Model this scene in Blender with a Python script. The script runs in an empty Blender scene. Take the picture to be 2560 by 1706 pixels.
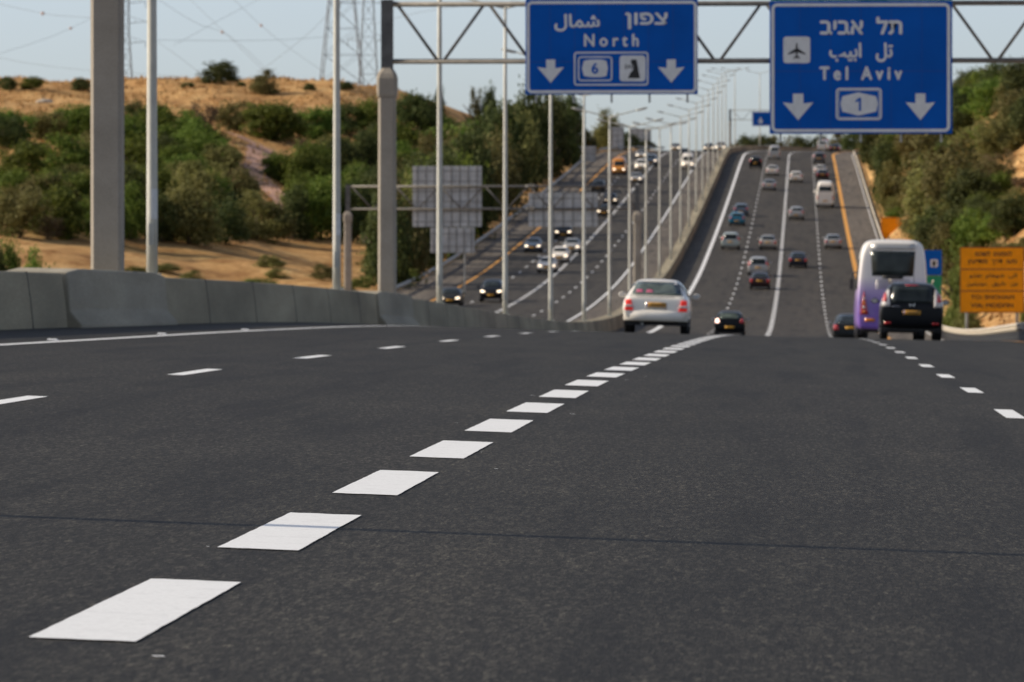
import bpy, bmesh, math, random
from mathutils import Vector, Matrix
from mathutils.bvhtree import BVHTree
from math import sin, cos, pi, radians, atan2, sqrt, tan

random.seed(7)
C = bpy.context.scene
COL = C.collection
F = 14222.0          # focal length in photo pixels (200 mm lens on a 36 mm frame, 2560 px wide)
VX, VY = 2004.0, 690.0   # where the straight road vanishes in the photo
HC = 1.07            # eye height over the carriageway

# ------------------------------------------------------------------ helpers
def tag(o, label=None, cat=None, group=None, kind=None):
    if label: o['label'] = label
    if cat: o['category'] = cat
    if group: o['group'] = group
    if kind: o['kind'] = kind
    return o

def empty(name, loc=(0, 0, 0), rz=0.0):
    o = bpy.data.objects.new(name, None)
    o.location = loc
    o.rotation_euler = (0, 0, rz)
    o.empty_display_size = 0.2
    COL.objects.link(o)
    return o

class MB:
    def __init__(self):
        self.v = []; self.f = []
    def quad(self, a, b, c, d):
        n = len(self.v); self.v += [tuple(a), tuple(b), tuple(c), tuple(d)]; self.f.append((n, n+1, n+2, n+3))
    def poly(self, pts):
        n = len(self.v); self.v += [tuple(p) for p in pts]; self.f.append(tuple(range(n, n+len(pts))))
    def box(self, x0, x1, y0, y1, z0, z1):
        n = len(self.v)
        self.v += [(x0,y0,z0),(x1,y0,z0),(x1,y1,z0),(x0,y1,z0),(x0,y0,z1),(x1,y0,z1),(x1,y1,z1),(x0,y1,z1)]
        self.f += [tuple(n+i for i in q) for q in ((3,2,1,0),(4,5,6,7),(0,1,5,4),(1,2,6,5),(2,3,7,6),(3,0,4,7))]
    def rings(self, rings, cap=True, closed=True):
        n = len(self.v); m = len(rings[0])
        for r in rings: self.v += [tuple(p) for p in r]
        for i in range(len(rings)-1):
            for j in range(m if closed else m-1):
                k = (j+1) % m
                self.f.append((n+i*m+j, n+i*m+k, n+(i+1)*m+k, n+(i+1)*m+j))
        if cap:
            self.f.append(tuple(n+j for j in reversed(range(m))))
            self.f.append(tuple(n+(len(rings)-1)*m+j for j in range(m)))
    def tube(self, p, q, r0, r1=None, seg=8, cap=True):
        r1 = r0 if r1 is None else r1
        p = Vector(p); q = Vector(q); d = (q-p).normalized()
        a = d.orthogonal().normalized(); b = d.cross(a)
        rs = []
        for c, r in ((p, r0), (q, r1)):
            rs.append([c + a*cos(2*pi*k/seg)*r + b*sin(2*pi*k/seg)*r for k in range(seg)])
        self.rings(rs, cap)
    def path(self, pts, rad, seg=6):
        rs = []
        pts = [Vector(p) for p in pts]
        for i, c in enumerate(pts):
            d = (pts[min(i+1, len(pts)-1)] - pts[max(i-1, 0)]).normalized()
            up = Vector((0, 1, 0)) if abs(d.y) < 0.9 else Vector((0, 0, 1))
            a = d.cross(up).normalized(); b = d.cross(a)
            r = rad[i] if isinstance(rad, (list, tuple)) else rad
            rs.append([c + a*cos(2*pi*k/seg)*r + b*sin(2*pi*k/seg)*r for k in range(seg)])
        self.rings(rs)
    def prism(self, pts, y0, y1):
        """pts in (x, z), extruded along y; y0 is the face towards the viewer"""
        self.rings([[(p[0], y0, p[1]) for p in pts], [(p[0], y1, p[1]) for p in pts]])
    def mesh(self, name, mat, smooth=False):
        me = bpy.data.meshes.new(name)
        me.from_pydata(self.v, [], self.f)
        me.validate()
        bm = bmesh.new(); bm.from_mesh(me); bmesh.ops.recalc_face_normals(bm, faces=bm.faces); bm.to_mesh(me); bm.free()
        if mat: me.materials.append(mat)
        if smooth:
            me.polygons.foreach_set('use_smooth', [True]*len(me.polygons))
        return me
    def build(self, name, mat, parent=None, smooth=False, loc=(0, 0, 0)):
        return link(name, self.mesh(name, mat, smooth), parent, loc)

def link(name, me, parent=None, loc=(0, 0, 0)):
    o = bpy.data.objects.new(name, me)
    o.location = loc
    COL.objects.link(o)
    if parent: o.parent = parent
    return o

KIDS = {}
def copy_tree(o, parent=None):
    c = o.copy(); COL.objects.link(c); c.parent = parent
    for ch in list(o.children): copy_tree(ch, c)
    return c

def recolor(root, part, mat):
    for ch in root.children:
        if ch.name.split('.')[0] == part and ch.material_slots:
            ch.material_slots[0].link = 'OBJECT'; ch.material_slots[0].material = mat

def bevel(o, w, seg=2):
    m = o.modifiers.new('soft', 'BEVEL'); m.width = w; m.segments = seg; m.limit_method = 'ANGLE'
    return o

# ------------------------------------------------------------------ materials
def nmat(name):
    m = bpy.data.materials.new(name); m.use_nodes = True
    nt = m.node_tree
    b = nt.nodes['Principled BSDF']
    return m, nt, b

def L(nt, a, b): nt.links.new(a, b)

def ramp(nt, fac, stops):
    r = nt.nodes.new('ShaderNodeValToRGB')
    e = r.color_ramp.elements
    while len(e) < len(stops): e.new(0.5)
    for i, (p, c) in enumerate(stops):
        e[i].position = p; e[i].color = (*c, 1) if len(c) == 3 else c
    L(nt, fac, r.inputs[0])
    return r

def noise(nt, scale, detail=4, rough=0.55, vec=None, mapping=None):
    tc = nt.nodes.new('ShaderNodeTexCoord')
    src = tc.outputs['Object'] if vec is None else vec
    if mapping:
        mp = nt.nodes.new('ShaderNodeMapping'); mp.inputs['Scale'].default_value = mapping
        L(nt, src, mp.inputs[0]); src = mp.outputs[0]
    n = nt.nodes.new('ShaderNodeTexNoise')
    n.inputs['Scale'].default_value = scale; n.inputs['Detail'].default_value = detail; n.inputs['Roughness'].default_value = rough
    L(nt, src, n.inputs['Vector'])
    return n

def mixc(nt, fac, a, b, mode='MIX'):
    m = nt.nodes.new('ShaderNodeMix'); m.data_type = 'RGBA'; m.blend_type = mode
    for val, i in ((fac, 0), (a, 6), (b, 7)):
        s = m.inputs[i]
        if hasattr(val, 'type') and hasattr(val, 'is_linked'): L(nt, val, s)
        elif i == 0: s.default_value = val
        else: s.default_value = (*val, 1) if len(val) == 3 else val
    return m.outputs[2]

def bump(nt, b, h, strength, dist=0.01):
    n = nt.nodes.new('ShaderNodeBump'); n.inputs['Strength'].default_value = strength; n.inputs['Distance'].default_value = dist
    L(nt, h, n.inputs['Height']); L(nt, n.outputs[0], b.inputs['Normal'])

def simple(name, col, rough=0.6, metal=0.0, var=0.12, scale=3.0, coat=0.0):
    """paint-like procedural: base colour with a little weathering noise"""
    m, nt, b = nmat(name)
    n = noise(nt, scale, 5)
    c2 = tuple(max(0, c*(1-2*var)) for c in col); c1 = tuple(min(1, c*(1+var)) for c in col)
    r = ramp(nt, n.outputs['Fac'], [(0.3, c2), (0.7, c1)])
    L(nt, r.outputs[0], b.inputs['Base Color'])
    b.inputs['Roughness'].default_value = rough; b.inputs['Metallic'].default_value = metal
    b.inputs['Coat Weight'].default_value = coat; b.inputs['Coat Roughness'].default_value = 0.08
    return m

def paint(name, col, rough=0.35, metal=0.0):
    return simple(name, col, rough, metal, var=0.03, scale=1.5, coat=0.15 if max(col) < .06 else 0.5)

def emit(name, col, strength):
    m, nt, b = nmat(name)
    b.inputs['Base Color'].default_value = (*[min(.8, c) for c in col], 1)
    n = noise(nt, 20, 2)
    r = ramp(nt, n.outputs['Fac'], [(0.3, tuple(c*.8 for c in col)), (0.7, col)])
    L(nt, r.outputs[0], b.inputs['Emission Color']); b.inputs['Emission Strength'].default_value = strength
    return m

M = {}
def mats():
    # asphalt
    def asphalt(name, dark, light, speck):
        m, nt, b = nmat(name)
        big = noise(nt, 0.35, 3, 0.5, mapping=(1.6, 0.05, 1))
        patch = noise(nt, 0.22, 4, 0.6)
        fine = noise(nt, 120, 2, 0.8, mapping=(1, 0.10, 1))
        grit = noise(nt, 38, 4, 0.85, mapping=(1, 0.12, 1))
        base = ramp(nt, big.outputs['Fac'], [(0.3, dark), (0.72, light)])
        p2 = ramp(nt, patch.outputs['Fac'], [(0.35, (0.80, 0.80, 0.80)), (0.7, (1.14, 1.13, 1.12))])
        c = mixc(nt, 1.0, base.outputs[0], p2.outputs[0], 'MULTIPLY')
        smear = noise(nt, 1.0, 3, 0.6, mapping=(1.9, 0.09, 1))
        sm = ramp(nt, smear.outputs['Fac'], [(0.36, (0.52, 0.52, 0.53)), (0.47, (1, 1, 1)), (0.57, (1, 1, 1)), (0.68, (1.28, 1.26, 1.22))])
        c = mixc(nt, 0.85, c, sm.outputs[0], 'MULTIPLY')
        fr = ramp(nt, fine.outputs['Fac'], [(0.33, (0.36, 0.36, 0.36)), (0.66, (1.7, 1.68, 1.65))])
        c = mixc(nt, 0.8, c, fr.outputs[0], 'MULTIPLY')
        gr = ramp(nt, grit.outputs['Fac'], [(0.38, (0.36, 0.36, 0.36)), (0.62, (1.68, 1.66, 1.63))])
        c = mixc(nt, 0.8, c, gr.outputs[0], 'MULTIPLY')
        tc = nt.nodes.new('ShaderNodeTexCoord')
        for sc_, lo_, hi_ in ((95, 0.40, 1.75), (48, 0.66, 1.38)):      # separate stones, rolled flat along the road
            gm_ = nt.nodes.new('ShaderNodeMapping'); gm_.inputs['Scale'].default_value = (1, 0.14, 1); L(nt, tc.outputs['Object'], gm_.inputs[0])
            gv = nt.nodes.new('ShaderNodeTexVoronoi'); gv.inputs['Scale'].default_value = sc_; L(nt, gm_.outputs[0], gv.inputs['Vector'])
            gs = nt.nodes.new('ShaderNodeSeparateColor'); L(nt, gv.outputs['Color'], gs.inputs[0])
            gr_ = ramp(nt, gs.outputs[0], [(0.0, (lo_,)*3), (0.6, (0.95,)*3), (1.0, (hi_, hi_, hi_*.985))])
            c = mixc(nt, 1.0, c, gr_.outputs[0], 'MULTIPLY')
        vo = nt.nodes.new('ShaderNodeTexVoronoi'); vo.inputs['Scale'].default_value = 20
        vm = nt.nodes.new('ShaderNodeMapping'); vm.inputs['Scale'].default_value = (1, 0.3, 1); L(nt, tc.outputs['Object'], vm.inputs[0]); L(nt, vm.outputs[0], vo.inputs['Vector'])
        sel = ramp(nt, vo.outputs['Distance'], [(0.03, (1, 1, 1)), (0.07, (0, 0, 0))])
        rnd = nt.nodes.new('ShaderNodeSeparateColor'); L(nt, vo.outputs['Color'], rnd.inputs[0])
        gt = nt.nodes.new('ShaderNodeMath'); gt.operation = 'GREATER_THAN'; gt.inputs[1].default_value = 0.8
        L(nt, rnd.outputs[0], gt.inputs[0])
        mu = nt.nodes.new('ShaderNodeMath'); mu.operation = 'MULTIPLY'; L(nt, sel.outputs[0], mu.inputs[0]); L(nt, gt.outputs[0], mu.inputs[1])
        c = mixc(nt, mu.outputs[0], c, speck)
        L(nt, c, b.inputs['Base Color'])
        b.inputs['Roughness'].default_value = 0.8; b.inputs['Specular IOR Level'].default_value = 0.25
        h = nt.nodes.new('ShaderNodeMath'); h.operation = 'ADD'; L(nt, fine.outputs['Fac'], h.inputs[0]); L(nt, grit.outputs['Fac'], h.inputs[1])
        bump(nt, b, h.outputs[0], 0.5, 0.008)
        return m
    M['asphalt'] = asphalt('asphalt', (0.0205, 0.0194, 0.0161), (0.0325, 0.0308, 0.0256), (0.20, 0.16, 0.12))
    M['asphalt_grazing'] = asphalt('grazing-light asphalt', (0.047, 0.043, 0.037), (0.065, 0.059, 0.050), (0.14, 0.12, 0.10))  # lighter tone puts the far road's grazing-angle brightness into the colour
    M['shoulder'] = asphalt('pale shoulder', (0.12, 0.105, 0.09), (0.17, 0.15, 0.125), (0.2, 0.18, 0.15))
    def mark(name, col, wear):
        m, nt, b = nmat(name)
        n = noise(nt, 9, 6, 0.7); n2 = noise(nt, 60, 3, 0.7)
        r = ramp(nt, n.outputs['Fac'], [(0.25, tuple(c*wear for c in col)), (0.48, col)])
        r2 = ramp(nt, n2.outputs['Fac'], [(0.28, (0.82, 0.82, 0.82)), (0.5, (1, 1, 1))])
        c = mixc(nt, 1.0, r.outputs[0], r2.outputs[0], 'MULTIPLY')
        L(nt, c, b.inputs['Base Color']); b.inputs['Roughness'].default_value = 0.7
        bump(nt, b, n2.outputs['Fac'], 0.25, 0.004)
        return m
    M['white_mark'] = mark('white road paint', (0.80, 0.82, 0.82), 0.86)
    M['orange_mark'] = mark('orange road paint', (0.72, 0.34, 0.05), 0.7)
    # concrete
    def concrete(name, a, c, streak, ym=0.12):
        m, nt, b = nmat(name)
        n = noise(nt, 1.3, 6, 0.6, mapping=(1, ym, 1)); s = noise(nt, 1.0, 4, 0.55, mapping=(0.7, 0.7*ym, 0.22)); f = noise(nt, 30, 3, 0.6, mapping=(1, ym, 1))
        r = ramp(nt, n.outputs['Fac'], [(0.3, a), (0.7, c)])
        rs = ramp(nt, s.outputs['Fac'], [(0.36, (streak,)*3), (0.62, (1.06,)*3)])
        rf = ramp(nt, f.outputs['Fac'], [(0.3, (0.88,)*3), (0.7, (1.08,)*3)])
        x = mixc(nt, 1.0, r.outputs[0], rs.outputs[0], 'MULTIPLY'); x = mixc(nt, 1.0, x, rf.outputs[0], 'MULTIPLY')
        L(nt, x, b.inputs['Base Color']); b.inputs['Roughness'].default_value = 0.9
        bump(nt, b, f.outputs['Fac'], 0.3, 0.01)
        return m
    M['concrete'] = concrete('barrier concrete', (0.265, 0.228, 0.148), (0.375, 0.327, 0.218), 0.62)
    M['concrete_pale'] = concrete('paler barrier concrete', (0.30, 0.265, 0.19), (0.41, 0.37, 0.28), 0.62)
    M['column'] = concrete('column concrete', (0.31, 0.275, 0.22), (0.40, 0.355, 0.29), 0.86, 1.0)
    M['galv'] = simple('galvanised steel', (0.40, 0.41, 0.38), 0.5, 0.35, 0.10, 2.0)
    M['lamp_steel'] = simple('pale lamp post steel', (0.52, 0.52, 0.46), 0.55, 0.1, 0.08, 2.0)
    M['truss'] = simple('weathered truss steel', (0.19, 0.18, 0.16), 0.6, 0.2, 0.15, 4.0)
    M['dark_steel'] = simple('dark post steel', (0.11, 0.11, 0.105), 0.6, 0.2, 0.15, 4.0)
    M['rail'] = simple('pale guardrail steel', (0.52, 0.46, 0.36), 0.6, 0.1, 0.1, 3.0)
    M['rail_post'] = simple('guardrail post steel', (0.24, 0.235, 0.22), 0.6, 0.3, 0.2, 8.0)
    M['sign_back'] = simple('bare aluminium sign back', (0.50, 0.51, 0.50), 0.55, 0.2, 0.14, 1.2)
    M['blue'] = simple('blue sign sheeting', (0.001, 0.095, 0.44), 0.6, 0, 0.07, 0.8)
    M['blue'].node_tree.nodes['Principled BSDF'].inputs['Specular IOR Level'].default_value = 0.12
    M['blue_seam'] = simple('sign panel seam', (0.01, 0.05, 0.26), 0.6, 0, 0.05)
    M['green'] = simple('green sign sheeting', (0.0, 0.22, 0.10), 0.5, 0, 0.07)
    M['sign_white'] = simple('white sign sheeting', (0.66, 0.68, 0.68), 0.55, 0, 0.06, 4)
    M['sign_black'] = simple('black sign print', (0.015, 0.015, 0.015), 0.6, 0, 0.05)
    M['orange'] = simple('orange work sign', (0.95, 0.33, 0.008), 0.55, 0, 0.06)
    M['orange'].node_tree.nodes['Principled BSDF'].inputs['Specular IOR Level'].default_value = 0.1
    M['orange_dark'] = simple('brown sign divider', (0.30, 0.085, 0.01), 0.6, 0, 0.06)
    M['brown_text'] = simple('dark sign lettering', (0.06, 0.02, 0.008), 0.6, 0, 0.05)
    M['rubber'] = simple('tyre rubber', (0.012, 0.012, 0.012), 0.85, 0, 0.2, 12)
    M['trim'] = simple('black trim', (0.015, 0.015, 0.016), 0.6, 0, 0.1, 8)
    M['rim'] = simple('alloy rim', (0.30, 0.30, 0.31), 0.4, 0.6, 0.1, 8)
    g, nt, b = nmat('dark car glass')
    n = noise(nt, 2.0, 3)
    r = ramp(nt, n.outputs['Fac'], [(0.3, (0.012, 0.016, 0.017)), (0.7, (0.035, 0.045, 0.045))]); L(nt, r.outputs[0], b.inputs['Base Color'])
    b.inputs['Roughness'].default_value = 0.12; b.inputs['Specular IOR Level'].default_value = 0.3
    M['glass'] = g
    g, nt, b = nmat('greenish rear glass')
    n = noise(nt, 3.5, 4)
    r = ramp(nt, n.outputs['Fac'], [(0.32, (0.035, 0.045, 0.038)), (0.66, (0.12, 0.15, 0.125))]); L(nt, r.outputs[0], b.inputs['Base Color'])
    b.inputs['Roughness'].default_value = 0.18
    M['glass_green'] = g
    M['taillight'] = simple('red lamp lens', (0.48, 0.02, 0.022), 0.2, 0, 0.12, 14, 0.6)
    M['taillight_lit'] = emit('lit red lamp lens', (0.75, 0.03, 0.02), 0.28)
    M['glint'] = emit('sun glint on rear lamp', (1.0, 0.62, 0.5), 3.0)  # emission stands in for the sun's glint on one tail lamp
    M['lens_white'] = simple('clear lamp lens', (0.62, 0.58, 0.55), 0.15, 0, 0.1, 14, 0.6)
    M['amber'] = simple('amber lamp lens', (0.75, 0.22, 0.02), 0.25, 0, 0.1, 14, 0.5)
    M['headlight'] = emit('lit and sun-glinting headlamp', (1.0, 0.78, 0.56), 2.6)  # emission serves lit headlamps and imitates warm sun glints on them
    M['headlight_off'] = simple('unlit headlamp', (0.55, 0.56, 0.55), 0.15, 0, 0.1, 12, 0.6)
    M['plate'] = simple('yellow plate', (0.62, 0.32, 0.03), 0.5, 0, 0.06, 10)
    M['plate_blue'] = simple('blue plate band', (0.03, 0.10, 0.38), 0.5, 0, 0.06)
    M['pink'] = simple('pink plush cushion', (0.55, 0.11, 0.20), 0.9, 0, 0.15, 9)
    M['chrome'] = simple('chrome badge', (0.6, 0.6, 0.62), 0.2, 0.9, 0.05)
    for nm, col, rg, me in (('white', (0.88, 0.83, 0.73), .35, 0), ('silver', (0.46, 0.46, 0.44), .35, .3), ('grey', (0.11, 0.115, 0.12), .35, .3),
                            ('black', (0.008, 0.009, 0.011), .3, 0), ('navy', (0.02, 0.024, 0.04), .3, .2), ('maroon', (0.038, 0.014, 0.015), .3, .2),
                            ('teal', (0.015, 0.19, 0.30), .35, .2), ('palegreen', (0.46, 0.52, 0.48), .35, .2), ('gold', (0.50, 0.47, 0.40), .35, .3),
                            ('slate', (0.10, 0.14, 0.19), .35, .3), ('yellow', (0.58, 0.23, 0.03), .4, 0), ('red', (0.5, 0.02, 0.03), .45, 0), ('charcoal', (0.03, 0.033, 0.034), .3, .2)):
        M['car_' + nm] = paint(nm + ' car paint', col, rg, me)
        if nm in ('black', 'charcoal'): M['car_' + nm].node_tree.nodes['Principled BSDF'].inputs['Specular IOR Level'].default_value = 0.15; M['car_' + nm].node_tree.nodes['Principled BSDF'].inputs['Coat Weight'].default_value = 0.04
    # bus livery: white top running into purple below, painted on the coachwork
    m, nt, b = nmat('white to purple livery')
    tc = nt.nodes.new('ShaderNodeTexCoord'); sx = nt.nodes.new('ShaderNodeSeparateXYZ'); L(nt, tc.outputs['Object'], sx.inputs[0])
    dv = nt.nodes.new('ShaderNodeMath'); dv.operation = 'DIVIDE'; dv.inputs[1].default_value = 4.0; L(nt, sx.outputs['Z'], dv.inputs[0])
    r = ramp(nt, dv.outputs[0], [(0.12, (0.23, 0.12, 0.48)), (0.34, (0.22, 0.135, 0.43)), (0.45, (0.42, 0.32, 0.56)), (0.57, (0.77, 0.72, 0.71)), (0.8, (0.80, 0.77, 0.71))])
    L(nt, r.outputs[0], b.inputs['Base Color']); b.inputs['Roughness'].default_value = 0.35; b.inputs['Coat Weight'].default_value = 0.5
    M['livery'] = m
    # terrain
    m, nt, b = nmat('dry hillside')
    big = noise(nt, 0.035, 5, 0.6); mid = noise(nt, 0.18, 6, 0.65); fine = noise(nt, 2.2, 6, 0.7); hor = noise(nt, 0.10, 5, 0.6, mapping=(0.5, 0.5, 6))
    r = ramp(nt, mid.outputs['Fac'], [(0.30, (0.27, 0.14, 0.06)), (0.44, (0.48, 0.275, 0.11)), (0.60, (0.60, 0.385, 0.17)), (0.76, (0.56, 0.42, 0.21))])
    g = ramp(nt, big.outputs['Fac'], [(0.52, (0, 0, 0)), (0.66, (1, 1, 1))])
    gm = nt.nodes.new('ShaderNodeMath'); gm.operation = 'MULTIPLY'; gm.inputs[1].default_value = 0.45; L(nt, g.outputs[0], gm.inputs[0])
    c = mixc(nt, gm.outputs[0], r.outputs[0], (0.16, 0.135, 0.055))
    ban = noise(nt, 0.55, 5, 0.65, mapping=(1, 0.22, 1)); bn = ramp(nt, ban.outputs['Fac'], [(0.34, (0.60, 0.50, 0.42)), (0.5, (1, 1, 1)), (0.7, (1.15, 1.15, 1.1))]); c = mixc(nt, 0.8, c, bn.outputs[0], 'MULTIPLY')
    fr = ramp(nt, fine.outputs['Fac'], [(0.3, (0.66, 0.64, 0.60)), (0.7, (1.2, 1.18, 1.15))]); c = mixc(nt, 1.0, c, fr.outputs[0], 'MULTIPLY')
    L(nt, c, b.inputs['Base Color']); b.inputs['Roughness'].default_value = 0.95; b.inputs['Specular IOR Level'].default_value = 0.1
    bump(nt, b, fine.outputs['Fac'], 0.8, 0.25)
    M['hill'] = m
    M['track'] = simple('pink dirt', (0.56, 0.32, 0.22), 0.95, 0, 0.18, 0.8)
    M['straw'] = simple('dry straw', (0.50, 0.30, 0.115), 0.9, 0, 0.28, 0.3)
    M['joint'] = simple('dark joint filler', (0.09, 0.085, 0.075), 0.9, 0, 0.2, 4)
    M['rock'] = simple('pale rock', (0.42, 0.37, 0.30), 0.9, 0, 0.2, 2)
    M['cable'] = simple('grey cable', (0.10, 0.105, 0.11), 0.6, 0.2, 0.1)
    M['ball'] = simple('faded marker ball', (0.55, 0.42, 0.38), 0.7)
    M['pylon'] = simple('pylon steel', (0.15, 0.15, 0.155), 0.6, 0.2, 0.1)
    M['bark'] = simple('bark', (0.10, 0.075, 0.05), 0.9, 0, 0.3, 6)
    def leaf(name, dark, mid_, light, tr):
        m, nt, b = nmat(name)
        ge = nt.nodes.new('ShaderNodeNewGeometry'); oi = nt.nodes.new('ShaderNodeObjectInfo')
        n = noise(nt, 3.4, 2, 0.5)
        ad = nt.nodes.new('ShaderNodeMath'); ad.operation = 'ADD'; L(nt, ge.outputs['Random Per Island'], ad.inputs[0]); L(nt, n.outputs['Fac'], ad.inputs[1])
        h = nt.nodes.new('ShaderNodeMath'); h.operation = 'MULTIPLY'; h.inputs[1].default_value = 0.5; L(nt, ad.outputs[0], h.inputs[0])
        r = ramp(nt, h.outputs[0], [(0.2, dark), (0.5, mid_), (0.8, light)])
        hv = nt.nodes.new('ShaderNodeHueSaturation')
        mr = nt.nodes.new('ShaderNodeMapRange'); mr.inputs['To Min'].default_value = 0.72; mr.inputs['To Max'].default_value = 1.25; L(nt, oi.outputs['Random'], mr.inputs[0])
        mh = nt.nodes.new('ShaderNodeMapRange'); mh.inputs['To Min'].default_value = 0.475; mh.inputs['To Max'].default_value = 0.515; L(nt, oi.outputs['Random'], mh.inputs[0])
        L(nt, mr.outputs[0], hv.inputs['Value']); L(nt, mh.outputs[0], hv.inputs['Hue']); L(nt, r.outputs[0], hv.inputs['Color'])
        L(nt, hv.outputs[0], b.inputs['Base Color']); b.inputs['Roughness'].default_value = 0.7; b.inputs['Specular IOR Level'].default_value = 0.2
        t = nt.nodes.new('ShaderNodeBsdfTranslucent'); L(nt, hv.outputs[0], t.inputs[0])
        mx = nt.nodes.new('ShaderNodeMixShader'); mx.inputs[0].default_value = tr
        out = nt.nodes['Material Output']
        L(nt, b.outputs[0], mx.inputs[1]); L(nt, t.outputs[0], mx.inputs[2]); L(nt, mx.outputs[0], out.inputs['Surface'])
        return m
    M['leaf_green'] = leaf('green leaves', (0.052, 0.084, 0.012), (0.105, 0.155, 0.022), (0.19, 0.245, 0.045), 0.4)
    M['leaf_olive'] = leaf('olive leaves', (0.078, 0.080, 0.024), (0.158, 0.155, 0.046), (0.26, 0.245, 0.085), 0.4)
    M['leaf_dark'] = leaf('dark leaves', (0.030, 0.044, 0.014), (0.066, 0.086, 0.024), (0.13, 0.15, 0.045), 0.38)
    M['leaf_lime'] = leaf('yellow green leaves', (0.06, 0.08, 0.015), (0.12, 0.15, 0.03), (0.22, 0.24, 0.06), 0.35)
    M['leaf_brown'] = leaf('dry brown leaves', (0.06, 0.045, 0.025), (0.125, 0.09, 0.05), (0.20, 0.15, 0.085), 0.25)
mats()

# ------------------------------------------------------------------ land form
def smooth(a, b, x):
    t = max(0.0, min(1.0, (x-a)/(b-a))); return t*t*(3-2*t)

KN = [(-60, -1.12), (8, -1.098), (20, -1.082), (31, -1.072), (45, -1.07), (55, -1.08), (64, -1.113), (75, -1.158), (89, -1.215), (101, -1.275), (112, -1.337), (128, -1.445), (147, -1.60), (175, -1.875), (200, -2.19), (230, -2.62), (265, -3.10), (300, -3.42), (335, -3.54), (368, -3.40), (400, -2.95), (440, -2.10), (500, -0.25), (575, 2.95), (660, 7.0), (760, 12.1), (875, 17.9), (930, 20.1), (985, 21.5), (1040, 22.2), (1100, 22.4), (1200, 21.5), (1500, 15), (2200, 4), (4200, -8)]
def _slopes():
    n = len(KN); d = [(KN[i+1][1]-KN[i][1])/(KN[i+1][0]-KN[i][0]) for i in range(n-1)]
    m = [d[0]] + [0.0 if d[i-1]*d[i] <= 0 and abs(d[i-1]-d[i]) > 0.02 else (d[i-1]*(KN[i+1][0]-KN[i][0])+d[i]*(KN[i][0]-KN[i-1][0]))/(KN[i+1][0]-KN[i-1][0]) for i in range(1, n-1)] + [d[-1]]
    return m
SL = _slopes()
def elev(y):
    """carriageway level relative to the eye, at the eye's own lane"""
    if y <= KN[0][0]: return KN[0][1]
    if y >= KN[-1][0]: return KN[-1][1]
    i = 0
    while KN[i+1][0] < y: i += 1
    h = KN[i+1][0]-KN[i][0]; t = (y-KN[i][0])/h
    return (2*t**3-3*t*t+1)*KN[i][1] + (t**3-2*t*t+t)*h*SL[i] + (-2*t**3+3*t*t)*KN[i+1][1] + (t**3-t*t)*h*SL[i+1]
def shift(y):
    return (y-900)**2/1200.0 if 900 < y < 1300 else (133.3+(y-1300)*0.6667 if y >= 1300 else 0.0)
def fall(y):
    return 0.036-0.021*smooth(112, 225, y)
def road_z(u, y):
    return elev(y) + HC - fall(y)*max(u, -12.0)
def pt(u, y, dz=0.0):
    return Vector((u+shift(y), y, road_z(u, y)+dz))

def lumps(x, y):
    return (sin(x*0.31+y*0.083)+sin(x*0.17-y*0.127+1.3)+sin(x*0.53+y*0.21+0.4)*0.6+sin(x*0.093+y*0.047+2.1)*1.3)*0.28
HK = [(-60, -1.6), (150, -1.6), (300, -0.95), (350, 0.2), (400, 1.97), (500, 6.0), (600, 11.4), (700, 18.4), (760, 23.2), (800, 26.6), (840, 28.4), (900, 28.0), (1200, 20), (2000, 12), (4200, -8)]
def hillk(y):
    for i in range(len(HK)-1):
        if HK[i][0] <= y <= HK[i+1][0]:
            a, b = HK[i], HK[i+1]; t = (y-a[0])/(b[0]-a[0])
            p = HK[max(i-1, 0)]; q = HK[min(i+2, len(HK)-1)]
            m0 = (b[1]-p[1])/(b[0]-p[0])*(b[0]-a[0]); m1 = (q[1]-a[1])/(q[0]-a[0])*(b[0]-a[0])
            return (2*t**3-3*t*t+1)*a[1]+(t**3-2*t*t+t)*m0+(-2*t**3+3*t*t)*b[1]+(t**3-t*t)*m1
    return HK[-1][1]
def ground(x, y):
    """open ground level (world z)"""
    u = x-shift(y)
    base = elev(y)+HC
    if -33.2 <= u <= 8.8:
        return road_z(u, y)-0.22-0.25*smooth(1.0, 0.0, min(abs(u+12), 1))
    if u < -33.2:
        hill = hillk(y)+HC + smooth(-60, -300, u)*4
        far = smooth(620, 800, y)
        w = 52 - 20*far
        t = smooth(-33.2, -33.2-w, u)
        z = (base+0.25)*(1-t)+hill*t + lumps(x, y)*smooth(-33.2, -40, u)
        return z
    d = u-8.8
    k = smooth(262, 390, y)*(1-smooth(1050, 1400, y))
    cap = 14 - 3*smooth(700, 950, y)
    rise = min(cap, d*0.80); rise = rise if rise < cap-2 else cap-2+2*(1-math.exp(-(d*0.8-(cap-2))/2))
    return base - fall(y)*8.8 - 0.2*(1-k) + rise*k - (1-k)*min(d*0.06, 2.0) + lumps(x, y)*smooth(8.8, 14, u)*0.9

def ray(px, py):
    return (px-VX)/F, (VY-py)/F
def at(px, py, y):
    a, b = ray(px, py); return Vector((a*y, y, HC+b*y))
def hit(px, py, y0=240.0, y1=1400.0):
    """first ground point seen at that place of the photograph"""
    a, b = ray(px, py); y = y0
    while y < y1:
        if HC+b*y <= ground(a*y, y): return Vector((a*y, y, ground(a*y, y)))
        y += 2.0
    return None
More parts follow.
